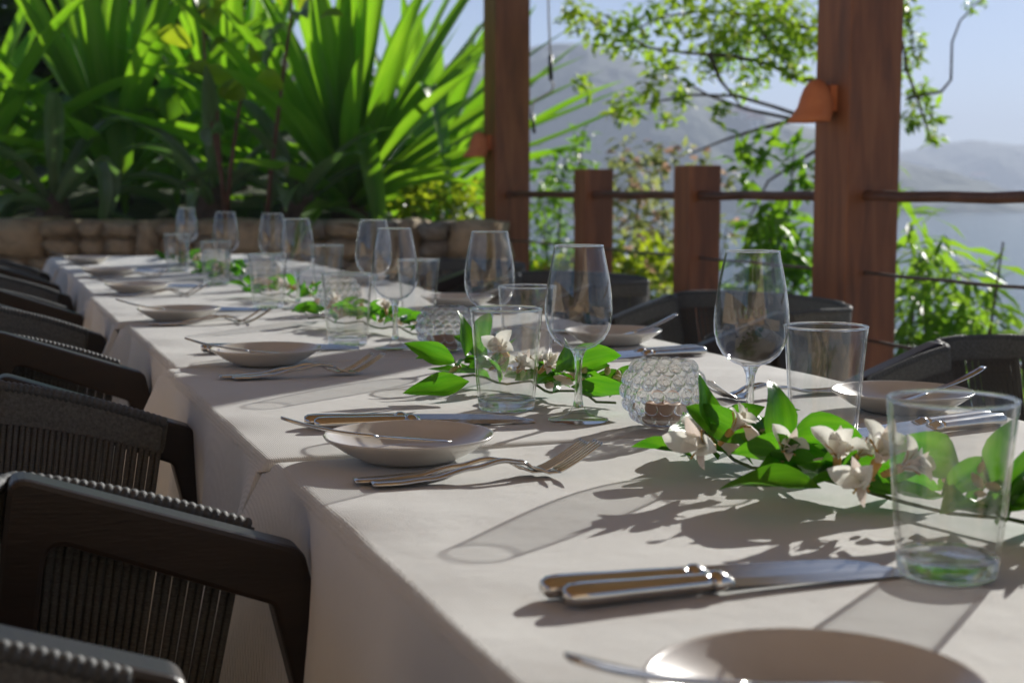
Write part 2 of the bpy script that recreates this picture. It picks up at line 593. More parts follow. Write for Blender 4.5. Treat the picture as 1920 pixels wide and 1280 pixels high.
def ridge(name, prof, dist, depth, seed, amp):
    """hill across the bay; prof = (photo column, photo row) of its skyline at that distance"""
    pts = [at(u, v, dist) for u, v in prof]
    xs0 = [p.x for p in pts]
    zs0 = [p.z for p in pts]
    nx, ny = 170, 34
    V, F = [], []
    for j in range(ny + 1):
        w = j / ny * 2 - 1
        for i in range(nx + 1):
            x = xs0[0] + (xs0[-1] - xs0[0]) * i / nx
            k = 0
            while k < len(xs0) - 2 and xs0[k + 1] < x:
                k += 1
            q = (x - xs0[k]) / (xs0[k + 1] - xs0[k])
            q = q * q * (3 - 2 * q) * 0.5 + q * 0.5
            z = zs0[k] + (zs0[k + 1] - zs0[k]) * q
            fall = max(0.0, cos(w * pi / 2)) ** 0.9
            nz = noise.fractal(Vector((x * 0.012 + seed, w * 3, seed)), 1.0, 2.0, 6)
            fine = noise.noise(Vector((x * 0.11, w * 26, seed))) * amp * 0.28
            hh = (z - WZ + 3) * fall + (nz * amp + fine) * min(1, fall * 2.0)
            V.append((x, dist + w * depth, WZ - 3 + hh))
    for j in range(ny):
        for i in range(nx):
            a = j * (nx + 1) + i
            F.append((a, a + 1, a + nx + 2, a + nx + 1))
    return ob(name, mk(name, V, F, M['hill'], False), kind='structure')


ridge('hill', [(-700, 330), (-200, 260), (300, 190), (620, 150), (820, 120), (960, 105), (1030, 92), (1090, 88), (1155, 104), (1219, 127),
               (1300, 165), (1400, 205), (1500, 240), (1600, 285), (1720, 335), (1850, 372)], 820.0, 230.0, 3.1, 6.0)
ridge('hill', [(1180, 372), (1400, 345), (1560, 315), (1686, 288), (1760, 270), (1810, 266), (1900, 274), (2050, 262), (2300, 240), (2700, 270), (3200, 360)],
      1500.0, 300.0, 9.7, 8.0)
ridge('hill', [(-2600, 300), (-1800, 250), (-900, 270), (-200, 300), (500, 320), (1300, 330), (2000, 322), (2600, 330), (3600, 300), (4600, 320)], 2300.0, 350.0, 5.2, 10.0)

# houses on the far shore
for i, (u, v, d, wd, lab) in enumerate([
        (1862, 326, 1300.0, 26, 'long house with red roof on the hill to the right of the thick post'),
        (1893, 318, 1330.0, 18, 'smaller red roofed house just uphill of the long one on the right hill'),
        (1835, 338, 1270.0, 14, 'little house low on the right hill near the water'),
        (1392, 226, 700.0, 9, 'pale house high on the left hill behind the branches'),
        (1418, 238, 690.0, 7, 'second pale house just below the one on the left hill'),
        (1168, 250, 690.0, 8, 'lone pale house on the left hill between the posts')]):
    p = at(u, v, d)
    h = thing('house', lab, 'house', p, radians(rnd.uniform(-20, 20)), 'houses on the hills across the bay')
    ob('wall', mk('wall', *box(-wd / 2, wd / 2, -4, 4, -6, 4), M['house'], False), h)
    rv = [(-wd / 2 - .8, -5, 3.6), (wd / 2 + .8, -5, 3.6), (wd / 2 + .8, 5, 3.6), (-wd / 2 - .8, 5, 3.6), (-wd / 2 + 2, 0, 7), (wd / 2 - 2, 0, 7)]
    ob('roof', mk('roof', rv, [(0, 1, 5, 4), (2, 3, 4, 5), (1, 2, 5), (3, 0, 4), (3, 2, 1, 0)], M['tiles'], False), h)
    wm = mk('window', *box(-.7, .7, -.08, .08, -.9, .9), M['pane'], False)
    for k in range(max(2, int(wd / 5))):
        ob('window', wm, h, (-wd / 2 + wd * (k + .5) / max(2, int(wd / 5)), -4.02, 1.2))

# ------------------------------------------------------------------ stone planter wall
wall_a, wall_b = Vector((-0.06, 6.36, 0)), Vector((-3.7, 6.95, 0))
wd = (wall_b - wall_a)
WL = wd.length
wall_rz = atan2(-wd.y, -wd.x)
stone_wall = thing('stone_wall', 'low planter wall of rough ochre and grey stones behind the table end', 'wall', wall_b, wall_rz)
ob('mortar_core', mk('mortar_core', *box(0.03, WL - .03, 0.03, 0.30, -0.4, 0.82), M['mortar'], False), stone_wall)


def stone_mesh(seed, mat):
    r = random.Random(seed)
    bm = bmesh.new()
    bmesh.ops.create_cube(bm, size=1.0)
    bmesh.ops.subdivide_edges(bm, edges=list(bm.edges), cuts=2, use_grid_fill=True)
    for v in bm.verts:
        c = v.co
        n = sum(1 for q in c if abs(q) > .4)
        k = {3: .90, 2: .97, 1: 1.02, 0: 1}[n]
        v.co = Vector((c.x * k * (1 + .10 * sin(c.z * 5 + seed)) + r.uniform(-.045, .045), c.y * k + r.uniform(-.06, .06),
                       c.z * k * (1 + .08 * sin(c.x * 4 + seed * 2)) + r.uniform(-.04, .04)))
    me = bpy.data.meshes.new('stone')
    bm.to_mesh(me)
    bm.free()
    me.polygons.foreach_set('use_smooth', [True] * len(me.polygons))
    me.materials.append(mat)
    return me


stones = [stone_mesh(i, M['stone'] if i % 4 else M['stone2']) for i in range(12)]
z = -0.02
for row, hh in enumerate((.20, .17, .21, .135, .165)):
    x = -rnd.uniform(0, .08)
    while x < WL - .04:
        w = rnd.uniform(.09, .22) if rnd.random() < .8 else rnd.uniform(.24, .36)
        if x + w > WL - .07:
            w = WL - x + .02
        split = rnd.random() < .40 and w < .24
        for (z0, h1) in (((z, hh * .52), (z + hh * .52, hh * .48)) if split else ((z, hh),)):
            top = rnd.uniform(-.006, .010) if row == 4 else rnd.uniform(-.006, .006)
            ob('stone', rnd.choice(stones), stone_wall, (x + w / 2, .13 + rnd.uniform(-.02, .015), z0 + h1 / 2 + top / 2),
               (rnd.choice((0, pi)), rnd.uniform(-.05, .05), rnd.choice((0, pi))), (w + .002, .34, h1 + top + .004))
        x += w
    z += hh
# sandstone ledge at the foot of the wall, by the head of the table
led = thing('stone_ledge', 'tan stone bench ledge at the foot of the planter wall', 'ledge', wall_b, wall_rz)
x = 0.0
for k in range(4):
    ob('slab', bevel_box('slab', 0, .50, -.50, -.06, -.02, .46, .02, M['stone']), led, (k * .505 + .42, 0, 0))

# ------------------------------------------------------------------ posts, rail, cables, lamps
P_BIG, P_SMALL = .168, .120
post_xy = [Vector((0.961, 4.0, 0)), Vector((0.631, 4.875, 0)), Vector((0.325, 5.70, 0)), Vector((-0.025, 6.65, 0))]
pm_big = bevel_box('wooden_post', -P_BIG / 2, P_BIG / 2, -P_BIG / 2, P_BIG / 2, -.5, 3.20, .006, M['post'])
pm_small = bevel_box('wooden_post', -P_SMALL / 2, P_SMALL / 2, -P_SMALL / 2, P_SMALL / 2, -.5, 1.086, .006, M['post'])
for p, me, lab in ((post_xy[0], pm_big, 'thick brown wooden roof post with clay lamp, right of the wine glasses'),
                   (post_xy[1], pm_small, 'short wooden railing post standing nearest the thick lamp post'),
                   (post_xy[2], pm_small, 'short wooden railing post standing nearer the planter wall'),
                   (post_xy[3], pm_big, 'tall wooden roof post at the end of the stone planter wall')):
    ob('wooden_post', me, None, p, (0, 0, TH), label=lab, category='post', group='posts along the terrace railing')
rail_off = -SD * 0.022
ra, rbv = post_xy[3] + TD * .0, post_xy[0] - TD * 2.6
rl = (rbv - ra).length


def along(z, k, sag=0.0):
    p = ra.lerp(rbv, k) + rail_off
    return Vector((p.x, p.y, z - sag))


def round_rail(name, z, r, lab, cat, mat, wob):
    n = 60
    path = [along(z, i / n, wob * sin(i * 1.7) + wob * .6 * sin(i * .9)) for i in range(n + 1)]
    return ob(name, mk(name, *tube(path, r, 10), mat), label=lab, category=cat)


round_rail('handrail', .985, .0150, 'round wooden handrail running through the posts', 'handrail', M['rail'], .0016)
round_rail('railing_cable', .775, .0048, 'upper thin cable strung between the railing posts', 'cable', M['cable'], .0012)
round_rail('railing_cable', .590, .0048, 'lower thin cable strung between the railing posts', 'cable', M['cable'], .0012)


def wall_lamp(p, lab, sc=1.0):
    t = thing('wall_lamp', lab, 'lamp', p, TH, 'clay lamps on the roof posts')
    outer = [(.062, -.060), (.0555, -.040), (.050, -.018), (.044, .006), (.035, .030), (.023, .047), (.010, .055), (0, .0565)]
    inn = [(.0585, -.061), (.0515, -.040), (.046, -.018), (.040, .004), (.031, .027), (.019, .042), (0, .050)]
    v, f = lathe(list(reversed(outer)) + inn, 44)
    v = [(min(x, .036) - (.020 * max(0, -.02 - z) / .04), y, z) for x, y, z in v]
    ob('shade', mk('shade', v, f, M['terracotta']), t, scale=sc)
    ob('back_plate', mk('back_plate', *box(.030, .0505, -.026, .026, -.030, .040), M['terracotta'], False), t, scale=sc)
    return t


wall_lamp(post_xy[0] - SD * (P_BIG / 2 + .050) + Vector((0, 0, 1.248)), 'terracotta bell lamp on the thick post beside the hanging branches')
wall_lamp(post_xy[3] - SD * (P_BIG / 2 + .050) + Vector((0, 0, 1.215)), 'terracotta bell lamp on the post beside the sword-leaf plants')
cb = thing('hanging_cable', 'pale cable with black connector dangling beside the farther roof post', 'cable', at(1028, 0, 6.45))
o0 = at(1028, 0, 6.45)


def cabseg(name, pts, r, mat):
    ob(name, mk(name, *tube([at(u, v, d) - o0 for u, v, d in pts], r, 8), mat), cb)


cabseg('wire', [(1026, -300, 6.45), (1027, -60, 6.45), (1029, 40, 6.45), (1032, 106, 6.45)], .0042, M['wire'])
cabseg('connector', [(1032, 104, 6.45), (1033, 150, 6.45)], .010, M['black_plastic'])
cabseg('wire', [(1033, 150, 6.45), (1038, 160, 6.45), (1034, 172, 6.45), (1015, 182, 6.47), (1000, 192, 6.5), (997, 210, 6.5), (999, 222, 6.5)], .0042, M['wire'])
cabseg('connector', [(998, 214, 6.5), (1002, 250, 6.5)], .008, M['black_plastic'])

# ================================================================== TABLE
TW = 0.83
JUN = [-1.55, -0.775, 0.0, .745, 1.48, 2.22, 2.93, 3.66, 4.40]


def tablecloth_mesh(L, seed, W_=TW, D=.44, R=.011):
    r = random.Random(seed)
    ph = [r.uniform(0, 6.28) for _ in range(8)]
    prof = []                                     # across: (kind, x, drop, outward side)
    nd = 16
    for i in range(nd + 1):
        prof.append((-1, R + (D - R) * (1 - i / nd)))
    for i in range(1, 5):
        prof.append((-2, i / 5))
    nt_ = 12
    for i in range(nt_ + 1):
        prof.append((0, i / nt_))
    for i in range(1, 5):
        prof.append((2, 1 - i / 5))
    for i in range(nd + 1):
        prof.append((1, R + (D - R) * i / nd))
    cols = [(0.0, .11), (0.0, R)]
    for i in range(1, 5):
        a = i / 5 * pi / 2
        cols.append((R * (1 - cos(a)), R * (1 - sin(a))))
    ncol = 64
    for i in range(ncol + 1):
        cols.append((R + (L - 2 * R) * i / ncol, 0.0))
    for y, d in list(reversed(cols[:6])):
        cols.append((L - y, d))
    V = []
    for y, zb in cols:
        e0, e1 = y, L - y
        for k, q in prof:
            wob = .0020 * noise.noise(Vector((q * 3 + seed, y * 7, k)))
            if k == 0:
                V.append((R + (W_ - 2 * R) * q, y, -zb + wob * 1.2))
                continue
            side = -1 if k < 0 else 1
            if abs(k) == 2:
                a = q * pi / 2
                out, dr = R * sin(a) - R, R * (1 - sin(a))
                out = -R * (1 - sin(a)) * 0 + -(R - R * cos(pi / 2 - a)) if False else -R * sin(a)
                out = -(R * sin(a)) if False else 0
                # quarter round from the skirt (q=0) to the top (q=1)
                xin = R * (1 - cos(a))
                dr = R * (1 - sin(a))
                x = xin if side < 0 else W_ - xin
                V.append((x, y, -dr - zb * .8))
                continue
            d = q
            g1 = exp(-(e1 / .070) ** 2)
            g0 = exp(-(e0 / .070) ** 2)
            dip = exp(-((e1 - .125) / .05) ** 2) + exp(-((e0 - .125) / .05) ** 2)
            sw = exp(-((e1 - .21) / .06) ** 2) + exp(-((e0 - .21) / .06) ** 2)
            rip = .010 * sin(y * 17 + ph[0] + d * 2) + .007 * sin(y * 31 + ph[1] - d * 3) + .006 * noise.noise(Vector((y * 6, d * 3, seed)))
            out = d * (.03 + .44 * (g0 + g1) - .07 * dip + .10 * sw) + rip * min(1, d / .16)
            if zb > R:
                out -= .05
            x = -out if side < 0 else W_ + out
            yy = y + d * .10 * (g1 - g0) * 0
            V.append((x, yy, -d + .01 * sin(y * 9 + ph[2]) * d))
    n = len(prof)
    F = [(i * n + j, i * n + j + 1, (i + 1) * n + j + 1, (i + 1) * n + j) for i in range(len(cols) - 1) for j in range(n - 1)]
    F = [tuple(reversed(f)) for f in F]
    return mk('tablecloth', V, F, M['cloth'])


cloth_names = ['white tablecloth under the plate cut by the lower frame edge, nearest the camera', None,
               'white tablecloth under the first hobnail candle holder and the two big knives',
               'white tablecloth second along, carrying the second hobnail candle holder',
               'white tablecloth third along the row of tables', 'white tablecloth fourth along the row of tables',
               'white tablecloth fifth along the row of tables', 'white tablecloth sixth along, last but one before the stone wall',
               'white tablecloth on the last table in front of the stone wall']
cloth_names[0] = 'white tablecloth on the table beside the camera, mostly out of frame'
cloth_names[1] = 'white tablecloth nearest in view, under the leaf garland and blurred plate'
for k in range(len(JUN) - 1):
    so = rnd.uniform(-.008, .008)
    L = JUN[k + 1] - JUN[k] - .003
    ob('tablecloth', tablecloth_mesh(L, 11 + k * 3), None, W(so, JUN[k], TZ - .0005 * (k % 2)), (0, 0, TH + radians(rnd.uniform(-.25, .25))),
       label=cloth_names[k], category='tablecloth', group='tablecloths on the row of square tables')

# lint standing off the edge of the nearer cloths
def lint(L, n, seed):
    r = random.Random(seed)
    V, F = [], []
    for _ in range(n):
        y = r.uniform(.02, L - .02)
        a = r.uniform(.1, 1.45)
        p = Vector((.011 * (1 - cos(a)), y, -.011 * (1 - sin(a))))
        d = Vector((-cos(a) + r.gauss(0, .5), r.gauss(0, .8), sin(a) + r.gauss(0, .4))).normalized() * r.uniform(.0006, .0026)
        w = Vector((r.gauss(0, 1), r.gauss(0, 1), r.gauss(0, 1))).normalized() * .00016
        b = len(V)
        V += [p - w, p + w, p + d]
        F.append((b, b + 1, b + 2))
    return mk('lint', V, F, M['cloth'], False)


for o in [q for q in bpy.data.objects if q.name.startswith('tablecloth')][1:5]:
    ob('lint', lint(.74, 5000, hash(o.name) % 97 if False else len(o.name) * 7), o, kind='stuff')

# ------------------------------------------------------------------ plates, cutlery
pp = [(0, .0045), (.036, .0045), (.048, .0055), (.060, .0110), (.070, .0160), (.0772, .0222), (.0788, .0235), (.0800, .0229), (.0788, .0206),
      (.072, .0160), (.061, .0085), (.050, .0030), (.046, .0004), (.041, .0004), (.040, .0022), (0, .0022)]
plate_me = mk('plate', *lathe(list(reversed(pp)), 72), M['plate'])


def sweep_blade(sections):
    """sections: list of closed rings with equal counts -> capped mesh"""
    V, F = [], []
    n = len(sections[0])
    for s in sections:
        V += s
    for i in range(len(sections) - 1):
        for k in range(n):
            l = (k + 1) % n
            F.append((i * n + k, i * n + l, (i + 1) * n + l, (i + 1) * n + k))
    F.append(tuple(range(n - 1, -1, -1)))
    F.append(tuple(range((len(sections) - 1) * n, len(sections) * n)))
    return V, F


def ell(x, y, z, w, h, n=10, p=2.0):
    r = []
    for k in range(n):
        a = 2 * pi * k / n
        c, s = cos(a), sin(a)
        r.append((x, y + w * math.copysign(abs(c) ** (2 / p), c), z + h * math.copysign(abs(s) ** (2 / p), s)))
    return r


def lerp_table(tab, u):
    for (a, x), (b, y) in zip(tab[:-1], tab[1:]):
        if u <= b:
            q = (u - a) / (b - a)
            q = q * q * (3 - 2 * q)
            return tuple(i + (j - i) * q for i, j in zip(x, y))
    return tab[-1][1]


def fork_template():
    root = thing('fork', 'fork', 'fork', (0, 0, 0), 0, 'forks laid at the places')
    tab = [(0, (.0085, .0018, .0022)), (.02, (.0105, .002, .0022)), (.05, (.0085, .002, .0035)), (.09, (.0045, .0021, .0100)), (.118, (.0034, .0022, .0148)),
           (.135, (.0036, .0021, .0125)), (.148, (.0070, .0016, .0060)), (.158, (.0110, .0013, .0028)), (.168, (.0118, .0012, .0030))]
    hs = []
    N = 34
    for i in range(N + 1):
        x = .140 * i / N
        w, h, z = lerp_table(tab, x)
        hs.append(ell(x, 0, z, w, h, 10, 2.6))
    ob('handle', mk('handle', *sweep_blade(hs), M['silver']), root)
    hs = []
    for i in range(9):
        x = .1395 + .0285 * i / 8
        w, h, z = lerp_table(tab, x)
        hs.append(ell(x, 0, z, w, h, 10, 3))
    ob('head', mk('head', *sweep_blade(hs), M['silver']), root)
    ts = []
    for i in range(9):
        u = i / 8
        x = .166 + .042 * u
        z = .0030 + .0235 * (u ** 1.25)
        ts.append(ell(x, 0, z, .0019 * (1 - .35 * u), .0012 * (1 - .2 * u), 6, 3))
    tm = mk('tine', *sweep_blade(ts), M['silver'])
    for k in range(4):
        ob('tine', tm, root, (0, -.0087 + k * .0058, 0))
    return root


def knife_template(L=.236, hl=.098):
    root = thing('table_knife', 'knife', 'knife', (0, 0, 0), 0, 'table knives laid at the places')
    tab = [(0, (.0052, .0042)), (.004, (.0080, .0062)), (.012, (.0088, .0066)), (hl * .6, (.0074, .0058)), (hl, (.0062, .0052))]
    hs = []
    for i in range(25):
        u = i / 24
        x = hl * (u ** 1.3)
        w, h = lerp_table(tab, x)
        hs.append(ell(x, 0, .0072, w, h, 12, 2.4))
    ob('handle', mk('handle', *sweep_blade(hs), M['silver']), root)
    hs = []
    for x, w, h in ((hl - .001, .0058, .0050), (hl + .002, .0078, .0066), (hl + .006, .0080, .0066), (hl + .010, .0060, .0046), (hl + .014, .0074, .0022)):
        hs.append(ell(x, 0, .0072, w, h, 12, 2.2))
    ob('bolster', mk('bolster', *sweep_blade(hs), M['silver']), root)
    hs = []
    for i in range(19):
        u = i / 18
        x = hl + .012 + (L - hl - .012) * u
        w = .0085 + .0012 * sin(u * pi)
        top = w if u < .72 else w * (1 - ((u - .72) / .28) ** 2.2 * .92)
        ry = []
        yc = (-w + top) / 2
        hw = max((w + top) / 2, .0008)
        for (dy, dz) in ((-1, -.0002), (0, -.0008), (1, -.0009), (1, .0009), (0, .0008), (-1, .0002)):
            ry.append((x, yc + dy * hw, .0072 + dz * (1 - .3 * u) - .0045 * u))
        hs.append(ry)
    ob('blade', mk('blade', *sweep_blade(hs), M['silver'], False), root)
    return root


def butter_knife_template():
    root = thing('butter_knife', 'butter knife', 'butter knife', (0, 0, 0), 0, 'butter knives laid across the plates')
    tab = [(0, (.0052, .0014)), (.012, (.0068, .0018)), (.05, (.0042, .0020)), (.082, (.0030, .0022)), (.092, (.0040, .0018))]
    hs = []
    for i in range(17):
        x = .092 * i / 16
        w, h = lerp_table(tab, x)
        hs.append(ell(x, 0, .012 * (1 - x / .092) ** 2, w, h, 8, 2.4))
    ob('handle', mk('handle', *sweep_blade(hs), M['silver']), root)
    hs = []
    for i in range(13):
        u = i / 12
        w = .0040 + .0052 * sin(min(1, u * 1.35) * pi / 2) * (1 if u < .75 else 1 - ((u - .75) / .25) ** 2 * .85)
        hs.append(ell(.0915 + .072 * u, .001 * u, 0, w, .0010, 8, 2.6))
    ob('blade', mk('blade', *sweep_blade(hs), M['silver']), root)
    return root


fork_t, knife_t, butter_t = fork_template(), knife_template(), butter_knife_template()
USED = set()


def place(tmpl, s, t, z, rz, label, rx=0.0, ry=0.0, scale=1.0):
    if tmpl.name not in USED:
        USED.add(tmpl.name)
        o = tmpl
    else:
        o = copy_tree(tmpl)
    o.location = W(s, t, z)
    o.rotation_euler = (Matrix.Rotation(TH + rz, 4, 'Z') @ Matrix.Rotation(ry, 4, 'Y') @ Matrix.Rotation(rx, 4, 'X')).to_euler()
    o.scale = (scale,) * 3
    o['label'] = label
    return o


ORD = ['first', 'second', 'third', 'fourth', 'fifth', 'sixth', 'seventh']
PL = [(.110, -.757), (.124, -.041), (.138, .742), (.112, 1.50), (.116, 2.30), (.108, 3.03), (.10, 3.82)]
pl_lab = ['stoneware side plate cut by the bottom frame edge, very near the camera', 'stoneware side plate in front of the two sharp brown-handled knives',
          'stoneware side plate left of the tumbler, second sharp plate on the chair row side']
for i, (s, t) in enumerate(PL):
    lab = pl_lab[i] if i < 3 else '%s stoneware side plate along the left table edge counting from the camera' % ORD[i]
    ob('side_plate', plate_me, None, W(s, t, TZ + .001), (0, 0, rnd.uniform(0, 6)), label=lab, category='plate', group='side plates along the table')
    a = radians([2, 3, 10, 6, -4, 5, 0][i])
    bl = 'butter knife across the %s side plate along the left table edge' % ORD[i]
    place(butter_t, s - .118, t - .012 + (.032 if i == 0 else .03 * (i % 2)), TZ + .031, a - radians(6), bl, 0, radians(6.5))
PR = [(.735, .045), (.722, .81), (.722, 1.62), (.715, 2.45)]
for i, (s, t) in enumerate(PR):
    ob('side_plate', plate_me, None, W(s, t, TZ + .001), (0, 0, rnd.uniform(0, 6)), category='plate', group='side plates along the table',
       label='%s stoneware side plate along the railing side of the table' % ORD[i])
    place(butter_t, s + .118, t + .005, TZ + .033, pi + radians([8, 14, 5, 0][i]), 'butter knife across the %s side plate on the railing side' % ORD[i], 0, radians(8))
FT = [-.845, -.146, .588, 1.40, 2.17, 2.92]
for i, t in enumerate(FT):
    if i == 0:
        continue
    for j in range(2):
        place(fork_t, .047 + .012 * j + rnd.uniform(-.003, .003), t + .010 - .019 * j, TZ + .001, radians([0, -3, -2, -5, -3, -2][i] + (2 if j else -1.5)),
              '%s fork of the pair beside the %s plate along the left edge' % (('outer' if j else 'inner'), ORD[i]))
KT = [-.522, .160, .910, 1.68, 2.46, 3.2]
klab = ['near the camera, pointing at the blurred tumbler', 'behind the first sharp side plate', 'behind the second sharp side plate',
        'by the fourth plate along the left edge', 'by the fifth plate along the left edge', 'by the sixth plate along the left edge']
for i, t in enumerate(KT):
    for j in range(2):
        place(knife_t, .070 + .006 * j, t + .010 - .021 * j, TZ + .0006, radians([-3.5, -10, -6, -5, -4, -3][i] + (1.5 if j else 0)),
              '%s silver table knife %s' % (('front' if j else 'rear'), klab[i]), rx=radians(14))
for i, (s, t, a) in enumerate([(.672, .19, 182), (.66, .99, 180)]):
    for j in range(2):
        o = place(fork_t, s + .085, t + .018 * j, TZ + .001, radians(a + (8 if j else -6)),
                  '%s fork behind the %s' % (('farther' if j else 'nearer'), ('leafy garland and nearest wine glass' if i == 0 else 'second railing-side plate')))
for i, (s, t, a) in enumerate([(.775, -.078, 191), (.79, .622, 187), (.79, 1.42, 185)]):
    for j in range(2):
        place(knife_t, s, t + .021 * j, TZ + .0006, radians(a - (1.5 if j else 0)),
              '%s railing-side table knife %s' % (('farther' if j else 'nearer'),
                                                  ('seen through the blurred tumbler', 'beside the second wine glass', 'beyond the second tumbler pair')[i]), rx=radians(-14))

# ------------------------------------------------------------------ glasses
def ring(R, z, r, n=72, m=8):
    V, F = [], []
    for i in range(n):
        a = 2 * pi * i / n
        for k in range(m):
            b = 2 * pi * k / m
            V.append(((R + r * cos(b)) * cos(a), (R + r * cos(b)) * sin(a), z + r * sin(b)))
    for i in range(n):
        for k in range(m):
            F.append((i * m + k, ((i + 1) % n) * m + k, ((i + 1) % n) * m + (k + 1) % m, i * m + (k + 1) % m))
    return V, F


def wine_glass_template():
    root = thing('wine_glass', 'wine glass', 'wine glass', (0, 0, 0), 0, 'wine glasses along the table')
    ft = [(0, .0), (.0325, .0), (.0335, .0010), (.0325, .0018), (.020, .0040), (.010, .0085), (.0062, .0150)]
    ob('foot', mk('foot', *lathe(ft, 56), M['thin']), root)
    st = [(.0062, .0149), (.0046, .024), (.0039, .040), (.0038, .056), (.0046, .068), (.0075, .0755), (.0105, .0785), (0, .0800)]
    ob('stem', mk('stem', *lathe([(0, .0135)] + st, 32), M['thick']), root)
    outer = [(0, .0770), (.008, .0772), (.0190, .0815), (.0278, .0890), (.0335, .0990), (.0364, .1105), (.0370, .1215), (.0361, .1360),
             (.0337, .1540), (.0302, .1720), (.0269, .1880), (.0265, .1900)]
    inner = [(.0258, .1899), (.0260, .1870), (.0293, .1716), (.0327, .1540), (.0351, .1360), (.0360, .1215), (.0354, .1107), (.0325, .0995),
             (.0269, .0902), (.0183, .0832), (.008, .0797), (0, .0792)]
    ob('bowl', mk('bowl', *lathe(outer + inner, 72), M['thin']), root)
    ob('rim', mk('rim', *ring(.02615, .1903, .00090), M['thick']), root)
    return root


def tumbler_template():
    root = thing('tumbler', 'tumbler', 'tumbler', (0, 0, 0), 0, 'glass tumblers along the table')
    wall_ = [(.0330, .0125), (.0355, .040), (.0385, .080), (.0414, .1140), (.0412, .1152), (.0400, .1152), (.0394, .1140), (.0364, .080), (.0334, .040),
             (.0306, .0140)]
    ob('wall', mk('wall', *lathe(wall_, 64), M['thin']), root)
    ob('rim', mk('rim', *ring(.0406, .1152, .00135), M['thick']), root)
    base = [(0, .0012), (.0235, .0012), (.0262, .0), (.0300, .0), (.0316, .0014), (.0322, .004), (.0330, .0124), (.0306, .0138), (.022, .0118), (0, .0108)]
    ob('base', mk('base', *lathe(base, 64), M['thick']), root)
    return root


def votive_template():
    root = thing('candle_holder', 'holder', 'candle holder', (0, 0, 0), 0, 'hobnail glass candle holders')
    R = .043
    prof = [(0, .002), (.022, .002), (.026, .004)]
    pts = []
    for i in range(13):
        a = radians(-55 + 110 * i / 12)
        pts.append((R * cos(a), .0385 + .0400 * sin(a)))
    inner = [(r - .0035, z) for r, z in reversed(pts)]
    inner[-1] = (.021, .0100)
    ob('bowl', mk('bowl', *lathe(prof + pts[1:] + inner + [(0, .0095)], 56), M['thin']), root)
    bm = bmesh.new()
    bmesh.ops.create_icosphere(bm, subdivisions=2, radius=.0074)
    bmesh.ops.delete(bm, geom=[v for v in bm.verts if v.co.x < -.0022], context='VERTS')
    me = bpy.data.meshes.new('stud')
    bm.to_mesh(me)
    bm.free()
    me.polygons.foreach_set('use_smooth', [True] * len(me.polygons))
    me.materials.append(M['stud'])
    for r in range(5):
        a = radians(-44 + 21.5 * r)
        n = [13, 16, 17, 17, 14][r]
        for k in range(n):
            b = 2 * pi * (k + .5 * (r % 2)) / n
            q = Matrix.Rotation(b, 4, 'Z') @ Matrix.Rotation(-a, 4, 'Y')
            rr = R - .0002
            ob('stud', me, root, (rr * cos(a) * cos(b), rr * cos(a) * sin(b), .0385 + .040 * sin(a)), q.to_quaternion(), (.6, 1, 1))
    return root


wine_t, tum_t, vot_t = wine_glass_template(), tumbler_template(), votive_template()
WG = [(.462, -.085, 'large wine glass beside the tumbler, nearest the camera'), (.360, .108, 'sharp wine glass in front of the hobnail candle holder'),
      (.447, .640, 'wine glass standing behind the central tumbler, in front of the far roof post'), (.366, .860, 'wine glass right of the second garland tumbler'),
      (.500, 1.49, 'wine glass behind and left of the one by the second garland tumbler'), (.384, 1.68, 'wine glass standing before the dark spiky plant, third along the left row'),
      (.468, 2.38, 'wine glass overlapping the third one of the left row from behind'), (.398, 2.70, 'wine glass standing alone, fourth along the left row'),
      (.398, 3.50, 'front one of the two farthest wine glasses'), (.43, 3.72, 'rear one of the two farthest wine glasses')]
for s, t, lab in WG:
    place(wine_t, s, t, TZ + .001, rnd.uniform(0, 6), lab)
TG = [(.339, -.555, 'big blurred tumbler nearest the camera, before the leaf garland'), (.539, -.098, 'clear tumbler right of the nearest wine glass'),
      (.314, .210, 'sharp tumbler in front of the white flowers at the middle of the table'), (.310, .947, 'tumbler left of the second left-row wine glass, before leaves'),
      (.327, 1.715, 'tumbler in front of the third left-row wine glass'), (.342, 2.52, 'tumbler in front of the fourth left-row wine glass'),
      (.328, 3.20, 'farthest tumbler at the left, before the stone wall'), (.475, .560, 'tumbler between the two middle wine glasses, half hidden'),
      (.556, 1.363, 'tumbler right of the second left-row wine glass'), (.560, 2.16, 'tumbler right of the third left-row wine glass')]
for s, t, lab in TG:
    place(tum_t, s, t, TZ + .001, rnd.uniform(0, 6), lab)
VG = [(.429, .040, 'large hobnail glass candle holder between the two sharp wine glasses'), (.428, .795, 'hobnail candle holder left of the central tumbler'),
      (.442, 1.55, 'hobnail candle holder half hidden behind the second garland tumbler'), (.43, 2.32, 'hobnail candle holder fourth from the camera'),
      (.43, 3.1, 'farthest hobnail candle holder')]
candle_me = mk('tea_candle', *lathe([(0, 0), (.0185, 0), (.0190, .001), (.0190, .0140), (.0180, .0150), (.010, .0142), (.0012, .0142), (.0010, .021), (0, .0212)], 40), M['wax'])
for i, (s, t, lab) in enumerate(VG):
    place(vot_t, s, t, TZ + .001, rnd.uniform(0, 6), lab)
    ob('tea_candle', candle_me, None, W(s, t, TZ + .0112), label='peach tea candle inside the %s hobnail holder' % ORD[i], category='candle', group='candles in the holders')

